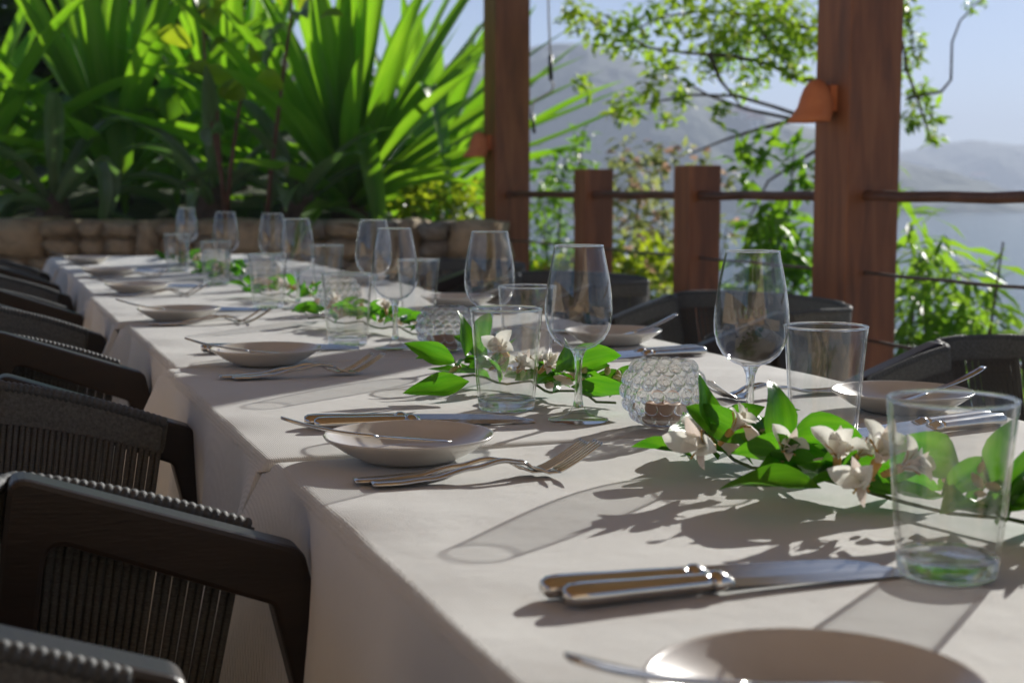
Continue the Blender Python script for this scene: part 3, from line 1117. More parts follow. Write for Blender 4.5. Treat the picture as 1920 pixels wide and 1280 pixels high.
# ------------------------------------------------------------------ leaf garlands with white flowers
def blade_leaf(name, L, Wd, mat, arch=.5, fold=.25, n=8, twist=0.0, widest=.42, wave=0.0):
    V, F = [], []
    ang, x, z = arch * .5, 0.0, 0.0
    for i in range(n + 1):
        u = i / n
        if i:
            x += L / n * cos(ang)
            z += L / n * sin(ang)
            ang -= arch / n
        q = u / widest if u < widest else (1 - u) / (1 - widest)
        w = Wd / 2 * max(sin(max(q, 0) * pi / 2) ** .85, .02)
        for c in (-1, -.5, 0, .5, 1):
            tw = twist * u
            yy, zz = c * w * cos(fold), abs(c) * w * sin(fold) + wave * w * sin(u * 9 + c * 2)
            V.append((x - sin(ang) * zz, yy * cos(tw) - zz * sin(tw), z + zz * cos(tw) * cos(ang) + yy * sin(tw)))
    for i in range(n):
        for k in range(4):
            a = i * 5 + k
            F.append((a, a + 1, a + 6, a + 5))
    return mk(name, V, F, mat)


RL = [blade_leaf('leaf', .058, .028, M['ruscus'], a, f, 9, tw, wd_, wv) for a, f, tw, wd_, wv in
      ((.9, .38, .3, .42, .10), (1.3, .30, -.5, .40, .14), (.4, .50, .5, .45, .08), (1.1, .36, -.7, .38, .12), (1.7, .26, .4, .42, .16), (-.5, .45, .3, .42, .1))]
PET = [blade_leaf('petal', .030, .0145, M['petal'], 2.0, .45, 9, .2, .62, .10), blade_leaf('petal', .028, .0085, M['petal_pink'], 1.4, .35, 9, .3, .55, .06),
       blade_leaf('petal', .029, .0155, M['petal'], 1.3, .55, 9, -.3, .64, .16)]
FLC = mk('flower', *merge(tube([(0, 0, -.012), (0, 0, .004), (0, 0, .008)], [.0022, .0035, .001], 7),
                          *[tube([(0, 0, .004), (.005 * cos(a), .005 * sin(a), .014), (.010 * cos(a), .010 * sin(a), .019)], [.0006, .0005, .0009], 4) for a in
                            (0.3, 1.4, 2.6, 3.6, 4.7, 5.6)]), M['stamen'])
BUD = mk('bud', *lathe([(0, -.006), (.0022, -.004), (.0036, 0), (.0030, .004), (.0008, .0075), (0, .008)], 10), M['bud'])
BUDP = mk('bud', *lathe([(0, -.010), (.0030, -.006), (.0056, .001), (.0046, .009), (.0015, .015), (0, .016)], 10), M['petal_pink'])


def add_flower(root, p, aim, sc=1.0, r=rnd):
    q = Vector((0, 0, 1)).rotation_difference(Vector(aim).normalized())
    f = ob('flower', FLC, root, p, q, sc)
    for k in range(6):
        b = k * pi / 3 + r.uniform(-.15, .15)
        pt = PET[(0, 1, 2, 0, 1, 2)[k]]
        rot = Matrix.Rotation(b, 4, 'Z') @ Matrix.Rotation(-radians(r.uniform(40, 78)), 4, 'Y')
        ob('petal', pt, f, (.002 * cos(b), .002 * sin(b), .002), rot.to_quaternion(), r.uniform(.9, 1.15))


def add_leaf(root, p, yaw, pitch, roll, sc, r=rnd):
    rot = Matrix.Rotation(yaw, 4, 'Z') @ Matrix.Rotation(-pitch, 4, 'Y') @ Matrix.Rotation(roll, 4, 'X')
    ob('leaf', r.choice(RL), root, p, rot.to_quaternion(), sc)


def garland(pts, label, nleaf, nflow, seed, hero=(), heroflow=(), spreadw=.030, sc=1.0):
    r = random.Random(seed)
    root = thing('garland', label, 'garland', W(pts[0][0], pts[0][1], TZ), TH, 'leaf garlands down the middle of the table')
    o = Vector((pts[0][0], pts[0][1], 0))
    P = [Vector((a, b, 0)) - o for a, b in pts]

    def on(u):
        u *= len(P) - 1
        k = min(int(u), len(P) - 2)
        return P[k].lerp(P[k + 1], u - k)
    stem = [on(i / 14) + Vector((r.uniform(-.006, .006), 0, .010 + .004 * sin(i * 1.3))) for i in range(15)]
    ob('stem', mk('stem', *tube(stem, .0016, 6), M['twig']), root)
    base = atan2((P[-1] - P[0]).y, (P[-1] - P[0]).x)
    for i in range(nleaf):
        u = (i + r.uniform(0, .9)) / nleaf
        c = on(u) + Vector((r.uniform(-1, 1) * spreadw * .6, r.uniform(-1, 1) * spreadw * .6, r.uniform(.010, .026)))
        yaw = base + r.choice((-1, 1)) * r.uniform(.35, 1.7) + (pi if r.random() < .3 else 0)
        pitch = radians(r.choice((r.uniform(-14, 8), r.uniform(-6, 14), r.uniform(8, 30), r.uniform(20, 50))))
        if pitch < 0:
            c.z = max(c.z, .020)
        add_leaf(root, c, yaw, pitch, r.uniform(-.7, .7), r.uniform(.75, 1.12) * sc, r)
    for i in range(nflow):
        u = (i + r.uniform(.2, .8)) / nflow
        c = on(u) + Vector((r.uniform(-.02, .02), r.uniform(-.02, .02), r.uniform(.026, .042)))
        a = r.uniform(0, 6.28)
        add_flower(root, c, (cos(a) * .9, sin(a) * .9, r.uniform(.25, .9)), r.uniform(.85, 1.1), r)
    for i in range(int(nleaf * .8)):
        u = r.random()
        c = on(u) + Vector((r.uniform(-.028, .028), r.uniform(-.028, .028), r.uniform(.018, .046)))
        rot = Quaternion((r.random() - .5, r.random() - .5, r.random() - .5, r.random() - .5)).normalized()
        ob('bud', BUD if r.random() < .75 else BUDP, root, c, rot, r.uniform(.7, 1.2))
    ro = W(pts[0][0], pts[0][1], TZ)
    inv = Matrix.Rotation(-TH, 4, 'Z')
    for (u, v, d, yaw, pitch, roll, s_) in hero:
        add_leaf(root, inv @ (at(u, v, d) - ro), yaw - TH, pitch, roll, s_, r)
    for (u, v, d, aim, s_) in heroflow:
        add_flower(root, inv @ (at(u, v, d) - ro), inv @ Vector(aim), s_, r)
    return root


R_ = radians
garland([(.405, -.085), (.380, -.20), (.410, -.34), (.452, -.50), (.50, -.66)], 'garland of glossy leaves and white flowers nearest the camera', 56, 3, 5,
        hero=[(1340, 815, 1.20, R_(110), R_(60), R_(10), 1.0), (1452, 840, 1.19, R_(100), R_(66), R_(4), 1.15), (1480, 822, 1.16, R_(-12), R_(0), R_(-60), 1.1),
              (1300, 858, 1.22, R_(175), R_(8), R_(20), .95), (1370, 850, 1.15, R_(-20), R_(-14), R_(-50), 1.55), (1420, 880, 1.14, R_(-10), R_(-8), R_(-75), 1.5),
              (1540, 915, 1.07, R_(170), R_(-4), R_(-30), 1.35), (1400, 830, 1.2, R_(150), R_(25), R_(-60), 1.1),
              (1530, 880, 1.10, R_(10), R_(-6), R_(-60), 1.2), (1880, 960, 1.02, R_(40), R_(38), R_(40), 1.3), (1870, 985, 1.0, R_(20), R_(10), R_(-40), 1.3),
              (1890, 940, 1.03, R_(60), R_(50), R_(-50), 1.3), (1800, 875, 1.08, R_(185), R_(10), R_(-60), 1.3)],
        heroflow=[(1325, 835, 1.18, (-.5, -.8, .2), 1.25), (1365, 815, 1.20, (.6, -.3, .8), 1.0), (1470, 855, 1.15, (.1, -.7, .6), 1.0),
                  (1570, 865, 1.10, (-.1, -.6, .7), 1.1), (1640, 875, 1.07, (.2, -.5, .8), 1.25), (1620, 905, 1.06, (-.4, -.9, .3), 1.1), (1680, 880, 1.05, (.5, -.6, .4), 1.1)])
garland([(.33, .43), (.385, .36), (.40, .27), (.43, .17)], 'leaf garland with white flowers behind the sharp central tumbler', 34, 3, 21,
        hero=[(872, 668, 1.74, R_(110), R_(58), R_(20), 1.1), (905, 660, 1.72, R_(75), R_(52), R_(-15), 1.0), (855, 680, 1.72, R_(170), R_(20), R_(-60), 1.2),
              (880, 715, 1.68, R_(190), R_(-8), R_(-50), 1.4), (1060, 695, 1.62, R_(5), R_(12), R_(-60), 1.25), (1070, 725, 1.58, R_(0), R_(-4), R_(-55), 1.4),
              (1040, 700, 1.6, R_(75), R_(60), R_(60), .9)],
        heroflow=[(945, 660, 1.68, (-.3, -.8, .4), 1.2), (975, 690, 1.66, (.2, -.8, .4), 1.1), (1020, 690, 1.62, (.4, -.7, .5), 1.0)])
garland([(.33, 1.34), (.39, 1.24), (.42, 1.12), (.45, 1.0)], 'leaf garland around the second tumbler of the left row', 26, 3, 33)
garland([(.34, 2.10), (.40, 2.0), (.44, 1.9), (.47, 1.78)], 'leaf garland third along the table', 24, 2, 47)
garland([(.35, 2.85), (.40, 2.78), (.44, 2.64)], 'leaf garland fourth along the table', 22, 2, 53)
garland([(.35, 3.62), (.40, 3.5), (.43, 3.38)], 'leaf garland farthest along the table, before the stone wall', 20, 2, 61)

# ------------------------------------------------------------------ rope armchairs
def chair_template():
    root = thing('armchair', 'armchair', 'armchair', (0, 0, 0), 0, 'dark rope armchairs around the table')
    # local: +x towards the table, front elbow at x = 0
    out = fillet([(-.265, .0), (-.21, .0), (-.185, .0)], 0) if False else None
    outer = [(-.330, 0.0), (-.225, .788), (0.0, .710), (.165, .0)]
    inner = [(.128, .0), (-.026, .666), (-.198, .734), (-.298, .0)]
    poly = fillet(outer + inner, [0, .015, .018, 0, 0, .010, .014, 0], 6)
    fm = extrude_outline('side_frame', poly, -.019, .019, M['frame'], .0045)
    for sgn in (-1, 1):
        ob('side_frame', fm, root, (0, sgn * .320, 0))

    def u_path(k, n, x0, hw, depth):
        """k from 0 to 1 round the shell, from one arm tip to the other; returns x, y"""
        straight = .27
        curve = pi * (hw + depth) / 2 * .98
        tot = 2 * straight + curve
        d = k * tot
        if d < straight:
            return x0 - d, hw
        if d > tot - straight:
            return x0 - (tot - d), -hw
        a = (d - straight) / curve * pi
        ca, sa = cos(a), sin(a)
        e = .82
        return x0 - straight - depth * math.copysign(abs(sa) ** e, sa), hw * math.copysign(abs(ca) ** e, ca)

    def bulge(x, y):
        """behind the side frames the shell wraps round the outside of their posts"""
        q = max(0.0, min(1.0, (-.215 - x) / .035))
        q2 = max(0.0, min(1.0, (abs(y) - .20) / .06))
        return y + math.copysign(.066 * q * q * (3 - 2 * q) * q2, y)

    def rim_z(x):
        q = max(0.0, min(1.0, (-.03 - x) / .26))
        return .718 + .066 * q * (1.6 - .6 * q)
    NR = 96
    N = 1000
    path, rad = [], []
    for i in range(N + 1):
        k = i / N
        x, y = u_path(k, 0, -.035, .285, .21)
        path.append((x, bulge(x, y), rim_z(x)))
        rad.append(.0060 + .0014 * abs(sin(k * 100 * 2 * pi)))
    rim = ob('top_rail', mk('top_rail', *tube(path, rad, 8), M['rim_rope']), root)
    # close weave just under the rim: a band of two skins
    V, F = [], []
    nb, mb = 300, 6
    for i in range(nb + 1):
        x, y = u_path(i / nb, 0, -.035, .285, .21)
        x2, y2 = u_path(i / nb, 0, -.090, .245, .17)
        y, y2 = bulge(x, y), y2 + (bulge(x, y) - y) * .6
        a, b = Vector((x, y, rim_z(x))), Vector((x2, y2, .425))
        out = Vector((x + .30, y, 0)).normalized()
        for sg in (1, -1):
            for j in range(mb):
                q = j / (mb - 1)
                w = .0052 * (1 + .22 * sin(i * pi / 1.0 + j * pi)) * (1 if q < .9 else .5)
                V.append(a.lerp(b, q * .12) + out * sg * w)
    for i in range(nb):
        for k in range(2 * mb):
            if k in (mb - 1, 2 * mb - 1):
                continue
            c = i * 2 * mb + k
            F.append((c, c + 1, c + 2 * mb + 1, c + 2 * mb))
        c = i * 2 * mb
        F.append((c + mb - 1, c + 2 * mb - 1, c + 4 * mb - 1, c + 3 * mb - 1))
    ob('woven_band', mk('woven_band', V, F, M['rope']), root)
    lo = []
    for i in range(61):
        x, y = u_path(i / 60, 0, -.090, .245, .17)
        lo.append((x, y, .425))
    ob('seat_ring', mk('seat_ring', *tube(lo, .012, 8), M['frame']), root)
    # one rope, hung NR times: a flat band of two cords; unit length along -z
    V, F = [], []
    for sgn in (-1, 1):
        v, f = tube([(0, sgn * .0032, 0), (0.0, sgn * .0032, -.33), (.0, sgn * .0032, -.66), (0, sgn * .0032, -1)], 0.0033, 6)
        V, F = merge((V, F), (v, f))
    rm = mk('rope', V, F, M['rope'])
    for i in range(NR):
        k = (i + .5) / NR
        x, y = u_path(k, 0, -.035, .285, .21)
        x2, y2 = u_path(k, 0, -.090, .245, .17)
        a, b = Vector((x, bulge(x, y), rim_z(x))), Vector((x2, y2 + (bulge(x, y) - y) * .6, .425))
        d = b - a
        x3, y3 = u_path(min(1, k + .004), 0, -.035, .285, .21)
        tang = Vector((x3 - x, y3 - y, 0)).normalized() if (x3 - x) ** 2 + (y3 - y) ** 2 > 1e-9 else Vector((1, 0, 0))
        zc = -d.normalized()
        xc = tang.cross(zc).normalized()
        yc = zc.cross(xc)
        rot = Matrix((xc, yc, zc)).transposed().to_quaternion()
        ob('rope', rm, root, a, rot, (1, 1, d.length))
    # seat cushion
    bm = bmesh.new()
    n = 40
    top = []
    prev = None
    rings = []
    for (k, z_) in ((.90, .405), (1.0, .42), (1.0, .455), (.95, .472), (.80, .480), (.4, .484)):
        ring = []
        for i in range(n):
            a = 2 * pi * i / n
            ca, sa = cos(a), sin(a)
            ring.append(bm.verts.new((-.285 + .225 * k * math.copysign(abs(ca) ** .55, ca), .235 * k * math.copysign(abs(sa) ** .55, sa), z_)))
        rings.append(ring)
    for a, b in zip(rings[:-1], rings[1:]):
        for i in range(n):
            bm.faces.new((a[i], a[(i + 1) % n], b[(i + 1) % n], b[i]))
    bm.faces.new(list(reversed(rings[0])))
    bm.faces.new(rings[-1])
    me = bpy.data.meshes.new('seat_cushion')
    bm.to_mesh(me)
    bm.free()
    me.polygons.foreach_set('use_smooth', [True] * len(me.polygons))
    me.materials.append(M['cushion'])
    ob('seat_cushion', me, root)
    cr = merge(box(-.24, -.20, -.30, .30, .385, .420), box(-.06, -.02, -.30, .30, .385, .420))
    ob('cross_bar', mk('cross_bar', *box(-.275, -.235, -.302, .302, .375, .412), M['frame'], False), root)
    ob('cross_bar', mk('cross_bar', *box(-.050, -.010, -.302, .302, .375, .412), M['frame'], False), root)
    return root


chair_t = chair_template()
CL = [(-.14, -.77, 0), (-.008, .15, 0), (-.012, 1.35, 1), (-.02, 2.50, -1), (-.02, 3.62, 0)]
cl_lab = ['rope armchair cut by the bottom left corner, nearest the camera', 'rope armchair with the big dark angled arm at the lower left',
          'second dark rope armchair in view on the left of the table', 'third dark rope armchair in view on the left of the table', 'farthest rope armchair on the left, toward the stone wall']
for i, (s, t, a) in enumerate(CL):
    place(chair_t, s, t, 0, radians(a), cl_lab[i])
CR = [(1.20, .55, 182), (1.27, 1.82, 178), (1.24, 2.85, 182), (1.20, 3.80, 180)]
cr_lab = ['green-grey rope armchair at the right frame edge by the railing', 'rope armchair behind the nearest wine glass, before the thick post',
          'rope armchair seen past the sharp wine glass, before the short posts', 'farthest rope armchair on the railing side, left of the far roof post']
for i, (s, t, a) in enumerate(CR):
    place(chair_t, s, t, 0, radians(a), cr_lab[i], scale=.925)

# ================================================================== PLANTS
def sword_leaf(L, Wd, p0, bend, mat, gut=.55, kink=None, n=16, narrow=.55, twist=0.0, side=0.0):
    """long channelled leaf leaving its base at pitch p0 and bending over by `bend`; kink = (u, angle) folds it"""
    V, F = [], []
    ang, x, z, y = p0, 0.0, 0.0, 0.0
    yaw = 0.0
    for i in range(n + 1):
        u = i / n
        if i:
            ang -= bend * (2 * u) / n
            if kink and abs(u - kink[0]) < .5 / n + 1e-6:
                ang -= kink[1]
            yaw += side / n
            x += L / n * cos(ang) * cos(yaw)
            y += L / n * cos(ang) * sin(yaw)
            z += L / n * sin(ang)
        if u < .45:
            w = narrow + (1 - narrow) * sin(u / .45 * pi / 2)
        else:
            w = (1 - ((u - .45) / .55) ** 2.1)
        w = max(w, .015) * Wd / 2
        g = gut * (1 - .55 * u)
        for c in (-1, -.5, 0, .5, 1):
            yy, zz = c * w * cos(g), (abs(c) ** 1.3) * w * sin(g)
            tw = twist * u
            ly, lz = yy * cos(tw) - zz * sin(tw), yy * sin(tw) + zz * cos(tw)
            V.append((x - sin(ang) * lz * cos(yaw) - ly * sin(yaw), y + ly * cos(yaw) - sin(ang) * lz * sin(yaw), z + cos(ang) * lz))
    for i in range(n):
        for k in range(4):
            a = i * 5 + k
            F.append((a, a + 1, a + 6, a + 5))
    return mk('leaf', V, F, mat)


def rosette(p, label, n, L, Wd, seed, mat, lo=5, hi=86, bend=(.1, .9), cat='plant', group='sword-leaved plants behind the planter wall', extra=(), kinks=.12, name='sword_leaf_plant',
            yaw_range=(0, 360), cl=None):
    r = random.Random(seed)
    root = thing(name, label, cat, p, 0, group)
    core = lathe([(0, -.25), (.09, -.25), (.11, -.05), (.07, .12), (0, .2)], 14)
    ob('stem', mk('stem', *core, M['bark']), root)
    for i in range(n):
        u = (i + .5) / n
        pitch = radians(lo + (hi - lo) * (u ** .8) + r.uniform(-6, 6))
        yaw = radians(yaw_range[0] + ((i * 137.5 + r.uniform(-20, 20)) % 360) * (yaw_range[1] - yaw_range[0]) / 360)
        l = L * r.uniform(.78, 1.12) * (1.0 if u > .25 else .85)
        b = r.uniform(*bend) * (1.25 - u * .7)
        kk = (r.choice((.4375, .5, .5625)), r.uniform(1.2, 2.0)) if r.random() < kinks and u < .75 else None
        me = sword_leaf(l, Wd * r.uniform(.75, 1.1), pitch, b, mat, r.uniform(.55, 1.0), kk, twist=r.uniform(-.4, .4), side=r.uniform(-.25, .25))
        ob('leaf', me, root, (.05 * cos(yaw), .05 * sin(yaw), .02 + .12 * u), (0, 0, yaw))
    for (yaw, pitch, l, w, b, kk, tw) in extra:
        me = sword_leaf(l, w, radians(pitch), b, mat, .5, kk, twist=tw)
        ob('leaf', me, root, (.05 * cos(radians(yaw)), .05 * sin(radians(yaw)), .08), (0, 0, radians(yaw)))
    return root


def gpt(u, d, dz=0.0):
    x = (u - 960.0) / 2682.0 * d
    return Vector((x, d, max(ground_z(x, d), -11) + dz))


rosette(gpt(655, 7.45, .02), 'big bright sword-leaf plant fanning out beside the far roof post', 66, 1.40, .135, 4, M['agave'], 4, 84, (.05, .55),
        extra=[(8, 42, 1.5, .15, .15, None, 0), (2, 30, 1.45, .15, .1, None, 0), (-8, 22, 1.55, .14, .0, None, 0), (-16, 35, 1.4, .15, .2, None, 0), (-30, 52, 1.3, .17, .1, (.625, 2.2), 0),
               (5, 55, 1.6, .16, .1, None, 0), (-4, 15, 1.75, .12, -.25, None, 0), (12, 66, 1.7, .17, .1, None, 0), (-20, 60, 1.6, .17, .15, None, 0)])
rosette(gpt(215, 7.75, .02), 'tall dark sword-leaf plant rising at the left behind the wall', 46, 1.38, .145, 9, M['agave'], 8, 86, (.05, .7),
        extra=[(-70, 58, 1.25, .15, .1, (.5, 2.1), 0), (-40, 50, 1.3, .15, .2, (.5625, 2.2), .2), (-120, 62, 1.2, .14, .3, (.5, 1.9), 0)])
rosette(gpt(-60, 7.5, .02), 'sword-leaf plant cut by the left frame edge', 36, 1.32, .145, 13, M['agave'], 12, 84, (.05, .7), kinks=.2)
rosette(gpt(440, 8.3, .02), 'upright sword-leaf plant standing behind the saplings', 30, 1.22, .15, 17, M['agave'], 25, 86, (.0, .5), kinks=.06)
rosette(gpt(-120, 9.2, .02), 'tall sword-leaf plant farther back at the far left', 26, 1.30, .15, 23, M['agave'], 30, 86, (.0, .5), kinks=.05)
rosette(gpt(800, 8.8, .02), 'sword-leaf plant partly hidden behind the far roof post', 34, 1.25, .15, 37, M['agave'], 8, 75, (.05, .5), kinks=.05)
# low plants right behind and over the wall
rosette(gpt(705, 6.62, .07), 'dark spiky plant with narrow blue-green leaves spilling over the wall', 46, .46, .045, 41, M['agave_dark'], -20, 80, (.2, 1.3), kinks=0,
        name='spiky_plant', group='low plants along the planter wall')
rosette(gpt(100, 6.95, .04), 'broad silver-sheened drooping leaves low at the left over the wall', 12, .75, .13, 43, M['agave_dark'], 10, 62, (.8, 2.0), kinks=.2, name='drooping_plant',
        group='low plants along the planter wall')
rosette(gpt(400, 7.0, .04), 'broad silver-sheened drooping leaves low behind the wine glasses', 11, .72, .12, 45, M['agave_dark'], 10, 65, (.8, 2.0), kinks=.2, name='drooping_plant',
        group='low plants along the planter wall')
rosette(gpt(560, 6.95, .04), 'broad glossy leaf clump low beside the spiky plant', 10, .65, .12, 49, M['agave_dark'], 10, 60, (.8, 1.9), kinks=.2, name='drooping_plant',
        group='low plants along the planter wall')

# saplings with a few broad young leaves
broad = [blade_leaf('leaf', .14, .10, M['lime'], .8, .3, 7, .2, .5, .10), blade_leaf('leaf', .12, .095, M['lime'], 1.3, .25, 7, -.3, .5, .12)]
broad_dark = [blade_leaf('leaf', .14, .095, M['agave_dark'], 2.2, .6, 7, .3, .5, .10)]


def sapling(label, stems, leaves, dark=()):
    p0 = at(*stems[0][0])
    root = thing('sapling', label, 'sapling', p0, 0, 'thin saplings in the planter')
    for st in stems:
        n = len(st)
        ob('stem', mk('stem', *tube([at(*q) - p0 for q in st], [.013 * (1 - .55 * i / (n - 1)) for i in range(n)], 8), M['sapling']), root)
    for src, lst in ((broad, leaves), (broad_dark, dark)):
        for (u, v, d, yaw, pitch, roll, sc) in lst:
            rot = Matrix.Rotation(radians(yaw), 4, 'Z') @ Matrix.Rotation(-radians(pitch), 4, 'Y') @ Matrix.Rotation(radians(roll), 4, 'X')
            ob('leaf', rnd.choice(src), root, at(u, v, d) - p0, rot.to_quaternion(), sc)
    return root


sapling('three-stemmed sapling with lime young leaves above the far wine glasses',
        [[(424, 415, 6.78), (420, 380, 6.78), (410, 260, 6.8), (404, 160, 6.8)], [(424, 400, 6.78), (415, 330, 6.78), (392, 200, 6.82), (384, 120, 6.85), (380, 20, 6.85)],
         [(426, 400, 6.78), (432, 320, 6.76), (446, 220, 6.75), (458, 150, 6.75)]],
        [(360, 90, 6.8, 200, 20, 40, 1.25), (378, 55, 6.82, 160, 40, 10, 1.1), (395, 100, 6.8, 20, 30, 30, 1.0), (405, 140, 6.78, 200, 5, -60, 1.1), (410, 165, 6.76, -20, -20, 60, 1.2),
         (468, 120, 6.74, 70, 50, 60, 1.3), (478, 150, 6.74, -30, -10, -70, 1.2), (440, 155, 6.75, 190, 10, 50, 1.2), (392, 60, 6.83, 60, 60, 20, 1.0), (450, 165, 6.74, 250, -20, 20, 1.0),
         (372, 20, 6.85, 120, 50, 30, 1.1), (400, 30, 6.85, 20, 40, -30, 1.1)],
        [(420, 255, 6.7, 260, -30, 20, 1.3), (505, 310, 6.7, 330, -40, 30, 1.1)])
sapling('single-stemmed sapling with dark curled leaves beside the lime one',
        [[(500, 420, 6.75), (506, 340, 6.75), (520, 230, 6.75), (532, 130, 6.75), (545, 40, 6.75), (550, -80, 6.75)]],
        [(560, 20, 6.75, 20, 40, 30, 1.1), (600, 35, 6.7, 0, 0, 40, 1.0), (530, 20, 6.75, 170, 40, 20, 1.1)],
        [(540, 60, 6.72, 250, -50, 20, 1.35), (560, 40, 6.72, 300, -10, 20, 1.2), (535, 85, 6.74, 200, -70, 0, 1.2)])


# ------------------------------------------------------------------ leaf clouds for trees and shrubs
def leaf_cloud(clusters, size, aspect, seed, droop=.2, ru=None):
    """clusters: (centre, radius, count). each leaf is a folded lens of four faces"""
    r = random.Random(seed)
    V, F = [], []
    for c, rad, cnt in clusters:
        for _ in range(cnt):
            while True:
                q = Vector((r.uniform(-1, 1), r.uniform(-1, 1), r.uniform(-1, 1)))
                if q.length < 1:
                    break
            p = c + q * rad
            L = size * r.uniform(.65, 1.3)
            w = L * aspect
            d = Vector((r.gauss(0, 1), r.gauss(0, 1), r.gauss(0, .6) - droop)).normalized()
            s = d.cross(Vector((r.gauss(0, .5), r.gauss(0, .5), 1))).normalized()
            nrm = s.cross(d)
            b = len(V)
            V += [p, p + d * L * .45 + s * w / 2 + nrm * w * .18, p + d * L * .5, p + d * L * .45 - s * w / 2 + nrm * w * .18, p + d * L - nrm * L * .12]
            F += [(b, b + 1, b + 2), (b, b + 2, b + 3), (b + 1, b + 4, b + 2), (b + 2, b + 4, b + 3)]
    return V, F


def px_clusters(lst, seed, dj=.25):
    r = random.Random(seed)
    return [(at(u, v, d + r.uniform(-dj, dj)), rad / 2682.0 * d, cnt) for u, v, rad, d, cnt in lst]


def bush(name, label, cat, base, stems, groups, group=None, stem_r=.010):
    root = thing(name, label, cat, base, 0, group)
    parts = []
    for st in stems:
        n = len(st)
        parts.append(tube([Vector(q) - base for q in st], [stem_r * (1 - .8 * i / (n - 1)) + .0012 for i in range(n)], 6))
    ob('trunk' if cat == 'tree' else 'stems', mk('stems', *merge(*parts), M['bark']), root)
    for gname, (v, f), mat in groups:
        ob(gname, mk(gname, [p - base for p in v], f, mat), root)
    return root


# tree with hanging sprays behind the thick post
tb = gpt(1640, 7.2)
T0 = [tb, at(1640, 600, 7.2), at(1625, 380, 7.1), at(1600, 215, 6.9), at(1590, 60, 6.8), at(1560, -160, 6.8)]


def A(*l):
    return [at(*q) for q in l]


sprays = [T0,
          A((1600, 215, 6.9), (1515, 222, 6.8), (1450, 200, 6.7), (1380, 180, 6.6), (1300, 178, 6.5), (1235, 190, 6.5), (1170, 200, 6.5)),
          A((1595, 150, 6.85), (1500, 150, 6.7), (1440, 120, 6.6), (1370, 105, 6.5), (1290, 100, 6.4), (1215, 90, 6.4), (1150, 50, 6.4), (1090, 25, 6.4)),
          A((1590, 60, 6.8), (1500, 50, 6.6), (1420, 30, 6.5), (1330, 20, 6.4), (1250, 30, 6.4), (1180, 60, 6.4)),
          A((1600, 230, 6.9), (1480, 222, 6.7), (1400, 205, 6.6), (1330, 180, 6.5), (1280, 150, 6.5)),
          A((1500, 222, 6.75), (1430, 240, 6.7), (1360, 262, 6.7), (1290, 290, 6.7)),
          A((1595, 100, 6.85), (1690, 60, 6.7), (1700, 130, 6.7), (1725, 200, 6.7), (1745, 265, 6.7)),
          A((1590, 30, 6.8), (1680, -20, 6.7), (1705, 40, 6.7), (1715, 110, 6.7)),
          A((1600, 240, 6.9), (1500, 300, 6.9), (1440, 340, 6.9), (1400, 420, 6.9)),
          A((1400, 30, 6.5), (1440, 75, 6.5), (1480, 130, 6.5)), A((1330, 100, 6.45), (1350, 150, 6.4), (1390, 200, 6.4))]
cl_t = [(1080, 25, 34, 6.4, 34), (1110, 55, 34, 6.4, 30), (1165, 55, 36, 6.4, 34), (1205, 85, 38, 6.4, 36), (1150, 85, 24, 6.4, 16), (1285, 40, 55, 6.4, 70), (1345, 30, 55, 6.4, 70),
        (1400, 55, 60, 6.5, 90), (1455, 90, 56, 6.55, 80), (1500, 45, 46, 6.6, 60), (1330, 110, 46, 6.4, 50), (1250, 125, 36, 6.4, 30), (1400, 145, 46, 6.5, 50), (1280, 175, 26, 6.5, 20),
        (1180, 195, 36, 6.5, 34), (1092, 158, 24, 6.5, 16), (1160, 212, 22, 6.5, 16), (1250, 222, 24, 6.5, 16), (1350, 212, 24, 6.5, 16), (1460, 20, 46, 6.5, 50), (1490, 130, 32, 6.6, 30),
        (1430, 5, 60, 6.5, 60), (1260, 0, 50, 6.4, 40), (1210, 20, 30, 6.4, 20), (1520, 80, 30, 6.7, 30), (1230, 165, 24, 6.5, 16), (1370, 85, 40, 6.5, 40),
        (1700, 30, 26, 6.7, 26), (1703, 110, 26, 6.7, 26), (1722, 175, 30, 6.7, 34), (1742, 220, 26, 6.7, 26), (1750, 262, 16, 6.7, 12), (1700, 225, 22, 6.7, 20), (1712, 70, 20, 6.7, 14),
        (1690, 0, 30, 6.7, 24)]
bush('hanging_tree', 'tree with thin arching branches and small bright leaves behind the thick post', 'tree', tb, sprays,
     [('crown', leaf_cloud(px_clusters([(u, v, r_, d, int(n * 1.9)) for u, v, r_, d, n in cl_t], 3), .060, .42, 71), M['tree_leaf']),
      ('blossoms', leaf_cloud(px_clusters([(u, v, r_ * .8, d, max(2, n // 9)) for u, v, r_, d, n in cl_t], 4), .050, .6, 72), M['pale_leaf'])], stem_r=.011)
tw = gpt(1790, 9.0)
bush('bare_twig', 'bare twig arching up with a leaf tuft against the sky, top right', 'branch', at(1765, 175, 6.2),
     [A((1700, 185, 6.4), (1765, 172, 6.2), (1783, 150, 6.2), (1785, 80, 6.2), (1800, 40, 6.2), (1825, 12, 6.2), (1880, -30, 6.2))],
     [('leaves', leaf_cloud(px_clusters([(1825, 8, 26, 6.2, 26)], 6), .06, .3, 73), M['tree_leaf'])], stem_r=.006)

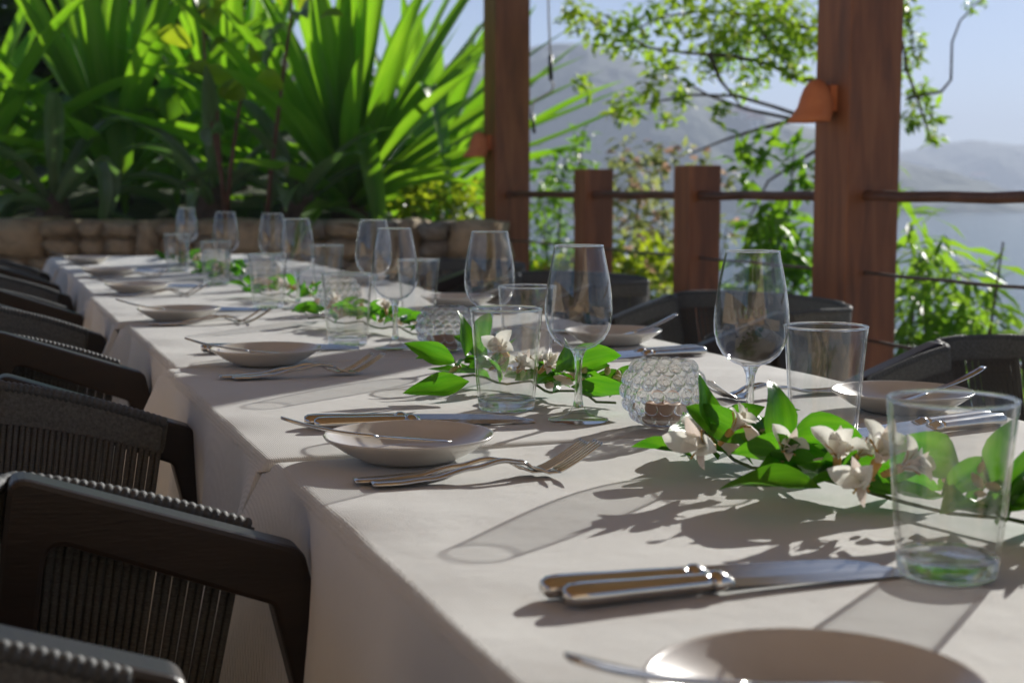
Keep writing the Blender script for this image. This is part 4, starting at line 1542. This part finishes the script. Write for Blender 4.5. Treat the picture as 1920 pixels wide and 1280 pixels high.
# shrubs beyond the railing
def shrub(name, label, u, d, clusters, size, aspect, mat, seed, nst=7, flowers=None, droop=.2, top=None):
    r = random.Random(seed)
    base = gpt(u, d, -.05)
    cl = px_clusters(clusters, seed)
    stems = []
    for i in range(nst):
        c = r.choice(cl)[0]
        stems.append([base + Vector((r.uniform(-.1, .1), r.uniform(-.1, .1), 0)), base.lerp(c, .45) + Vector((r.uniform(-.15, .15), r.uniform(-.1, .1), .12)),
                      base.lerp(c, .8) + Vector((r.uniform(-.06, .06), 0, .06)), c + Vector((0, 0, .05))])
    groups = [('foliage', leaf_cloud(cl, size, aspect, seed, droop), mat)]
    if flowers:
        fl = [(c, rad * .95, max(1, int(n * flowers[0]))) for c, rad, n in cl]
        groups.append(('blossoms', leaf_cloud(fl, flowers[1], .7, seed + 1, 0), flowers[2]))
    return bush(name, label, 'shrub', base, stems, groups, 'shrubs beyond the railing')


shrub('leafy_shrub', 'leafy shrub with broad green leaves left of the thick post', 1460, 6.3,
      [(1400, 290, 36, 6.4, 20), (1440, 275, 36, 6.4, 20), (1490, 300, 36, 6.3, 26), (1405, 330, 26, 6.4, 12), (1500, 350, 30, 6.3, 20), (1440, 420, 46, 6.2, 40), (1420, 450, 36, 6.2, 30),
       (1480, 440, 46, 6.2, 46), (1500, 500, 50, 6.2, 56), (1450, 500, 50, 6.2, 50), (1400, 520, 40, 6.2, 36), (1470, 560, 60, 6.2, 60), (1420, 600, 60, 6.2, 60), (1500, 620, 60, 6.2, 60)],
      .125, .36, M['shrub_leaf'], 81)
shrub('flowering_shrub', 'airy shrub with cream and pink blossom between the short posts', 1180, 8.2,
      [(1180, 290, 40, 8.2, 40), (1220, 320, 40, 8.2, 40), (1160, 330, 36, 8.2, 30), (1200, 360, 50, 8.2, 60), (1240, 290, 26, 8.2, 20), (1180, 410, 50, 8.1, 60), (1230, 420, 50, 8.1, 60),
       (1200, 470, 60, 8.0, 80), (1160, 480, 50, 8.0, 60), (1240, 500, 50, 8.0, 60), (1290, 300, 40, 8.2, 30), (1360, 340, 30, 8.2, 20), (1365, 430, 30, 8.1, 24), (1200, 540, 60, 8.0, 80)],
      .085, .40, M['pale_leaf'], 83, 9, (.22, .075, M['blossom']))
shrub('feathery_shrub', 'tall feathery shrub just right of the far roof post', 1050, 8.6,
      [(1095, 260, 22, 8.6, 24), (1090, 300, 30, 8.6, 34), (1060, 310, 34, 8.6, 40), (1030, 330, 36, 8.6, 44), (1050, 360, 44, 8.5, 60), (1020, 400, 40, 8.5, 60), (1060, 420, 44, 8.4, 60),
       (1030, 460, 50, 8.3, 80), (1060, 500, 50, 8.3, 80), (1010, 500, 40, 8.3, 60), (1040, 550, 60, 8.3, 80)],
      .085, .34, M['shrub_leaf'], 85, 8)
shrub('yellow_shrub', 'low yellow-green shrub behind the short railing posts', 1180, 6.9,
      [(1170, 490, 44, 6.9, 60), (1220, 480, 40, 6.9, 50), (1250, 510, 40, 6.9, 50), (1150, 520, 40, 6.9, 50), (1060, 500, 30, 6.9, 36), (1030, 520, 30, 6.9, 40), (1200, 540, 60, 6.9, 70),
       (1100, 540, 50, 6.9, 60)],
      .095, .42, M['lime'], 87, 6, (.10, .07, M['blossom']))
shrub('bamboo_shrub', 'bamboo-like shrub with long narrow leaves right of the thick post', 1760, 5.4,
      [(1730, 470, 50, 5.4, 34), (1780, 500, 60, 5.4, 50), (1720, 540, 50, 5.4, 44), (1790, 560, 64, 5.3, 60), (1850, 560, 50, 5.3, 34), (1730, 610, 60, 5.3, 60), (1800, 630, 64, 5.3, 70),
       (1860, 620, 44, 5.3, 30), (1750, 680, 60, 5.2, 70), (1830, 690, 60, 5.2, 60), (1700, 660, 44, 5.3, 40), (1700, 350, 24, 5.6, 8), (1710, 400, 30, 5.6, 10), (1880, 480, 24, 5.2, 4),
       (1900, 700, 60, 5.2, 50), (1690, 580, 30, 5.3, 24)],
      .165, .17, M['bamboo'], 89, 12, droop=.45)
shrub('lime_bush', 'sunlit lime bush behind the planter wall end', 830, 7.6,
      [(820, 345, 30, 7.4, 40), (860, 360, 34, 7.4, 44), (790, 370, 30, 7.4, 40), (830, 385, 40, 7.3, 60), (880, 390, 30, 7.3, 40), (770, 340, 26, 7.4, 30), (760, 390, 30, 7.2, 40)],
      .085, .45, M['lime'], 93, 6)
# dense bank of dark foliage on the slope behind the sword leaves
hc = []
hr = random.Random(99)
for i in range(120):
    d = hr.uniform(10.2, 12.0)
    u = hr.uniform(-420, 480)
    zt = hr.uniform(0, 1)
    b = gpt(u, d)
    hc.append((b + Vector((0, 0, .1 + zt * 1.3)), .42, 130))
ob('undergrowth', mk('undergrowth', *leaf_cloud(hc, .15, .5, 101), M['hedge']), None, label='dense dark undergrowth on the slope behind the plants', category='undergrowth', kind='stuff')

# ------------------------------------------------------------------ air over the bay
hz, nt, out = nodes_of('haze_air')
vol = nt.nodes.new('ShaderNodeVolumePrincipled')
vol.inputs['Color'].default_value = (0.74, 0.81, 0.97, 1)
vol.inputs['Density'].default_value = 0.0009
vol.inputs['Anisotropy'].default_value = 0.1
nt.links.new(vol.outputs[0], out.inputs['Volume'])
haze = ob('haze', mk('haze', *box(-3300, 3300, -300, 2750, WZ - 12, 135), hz, False), None, label='pale bluish air over the bay', category='haze', kind='stuff')
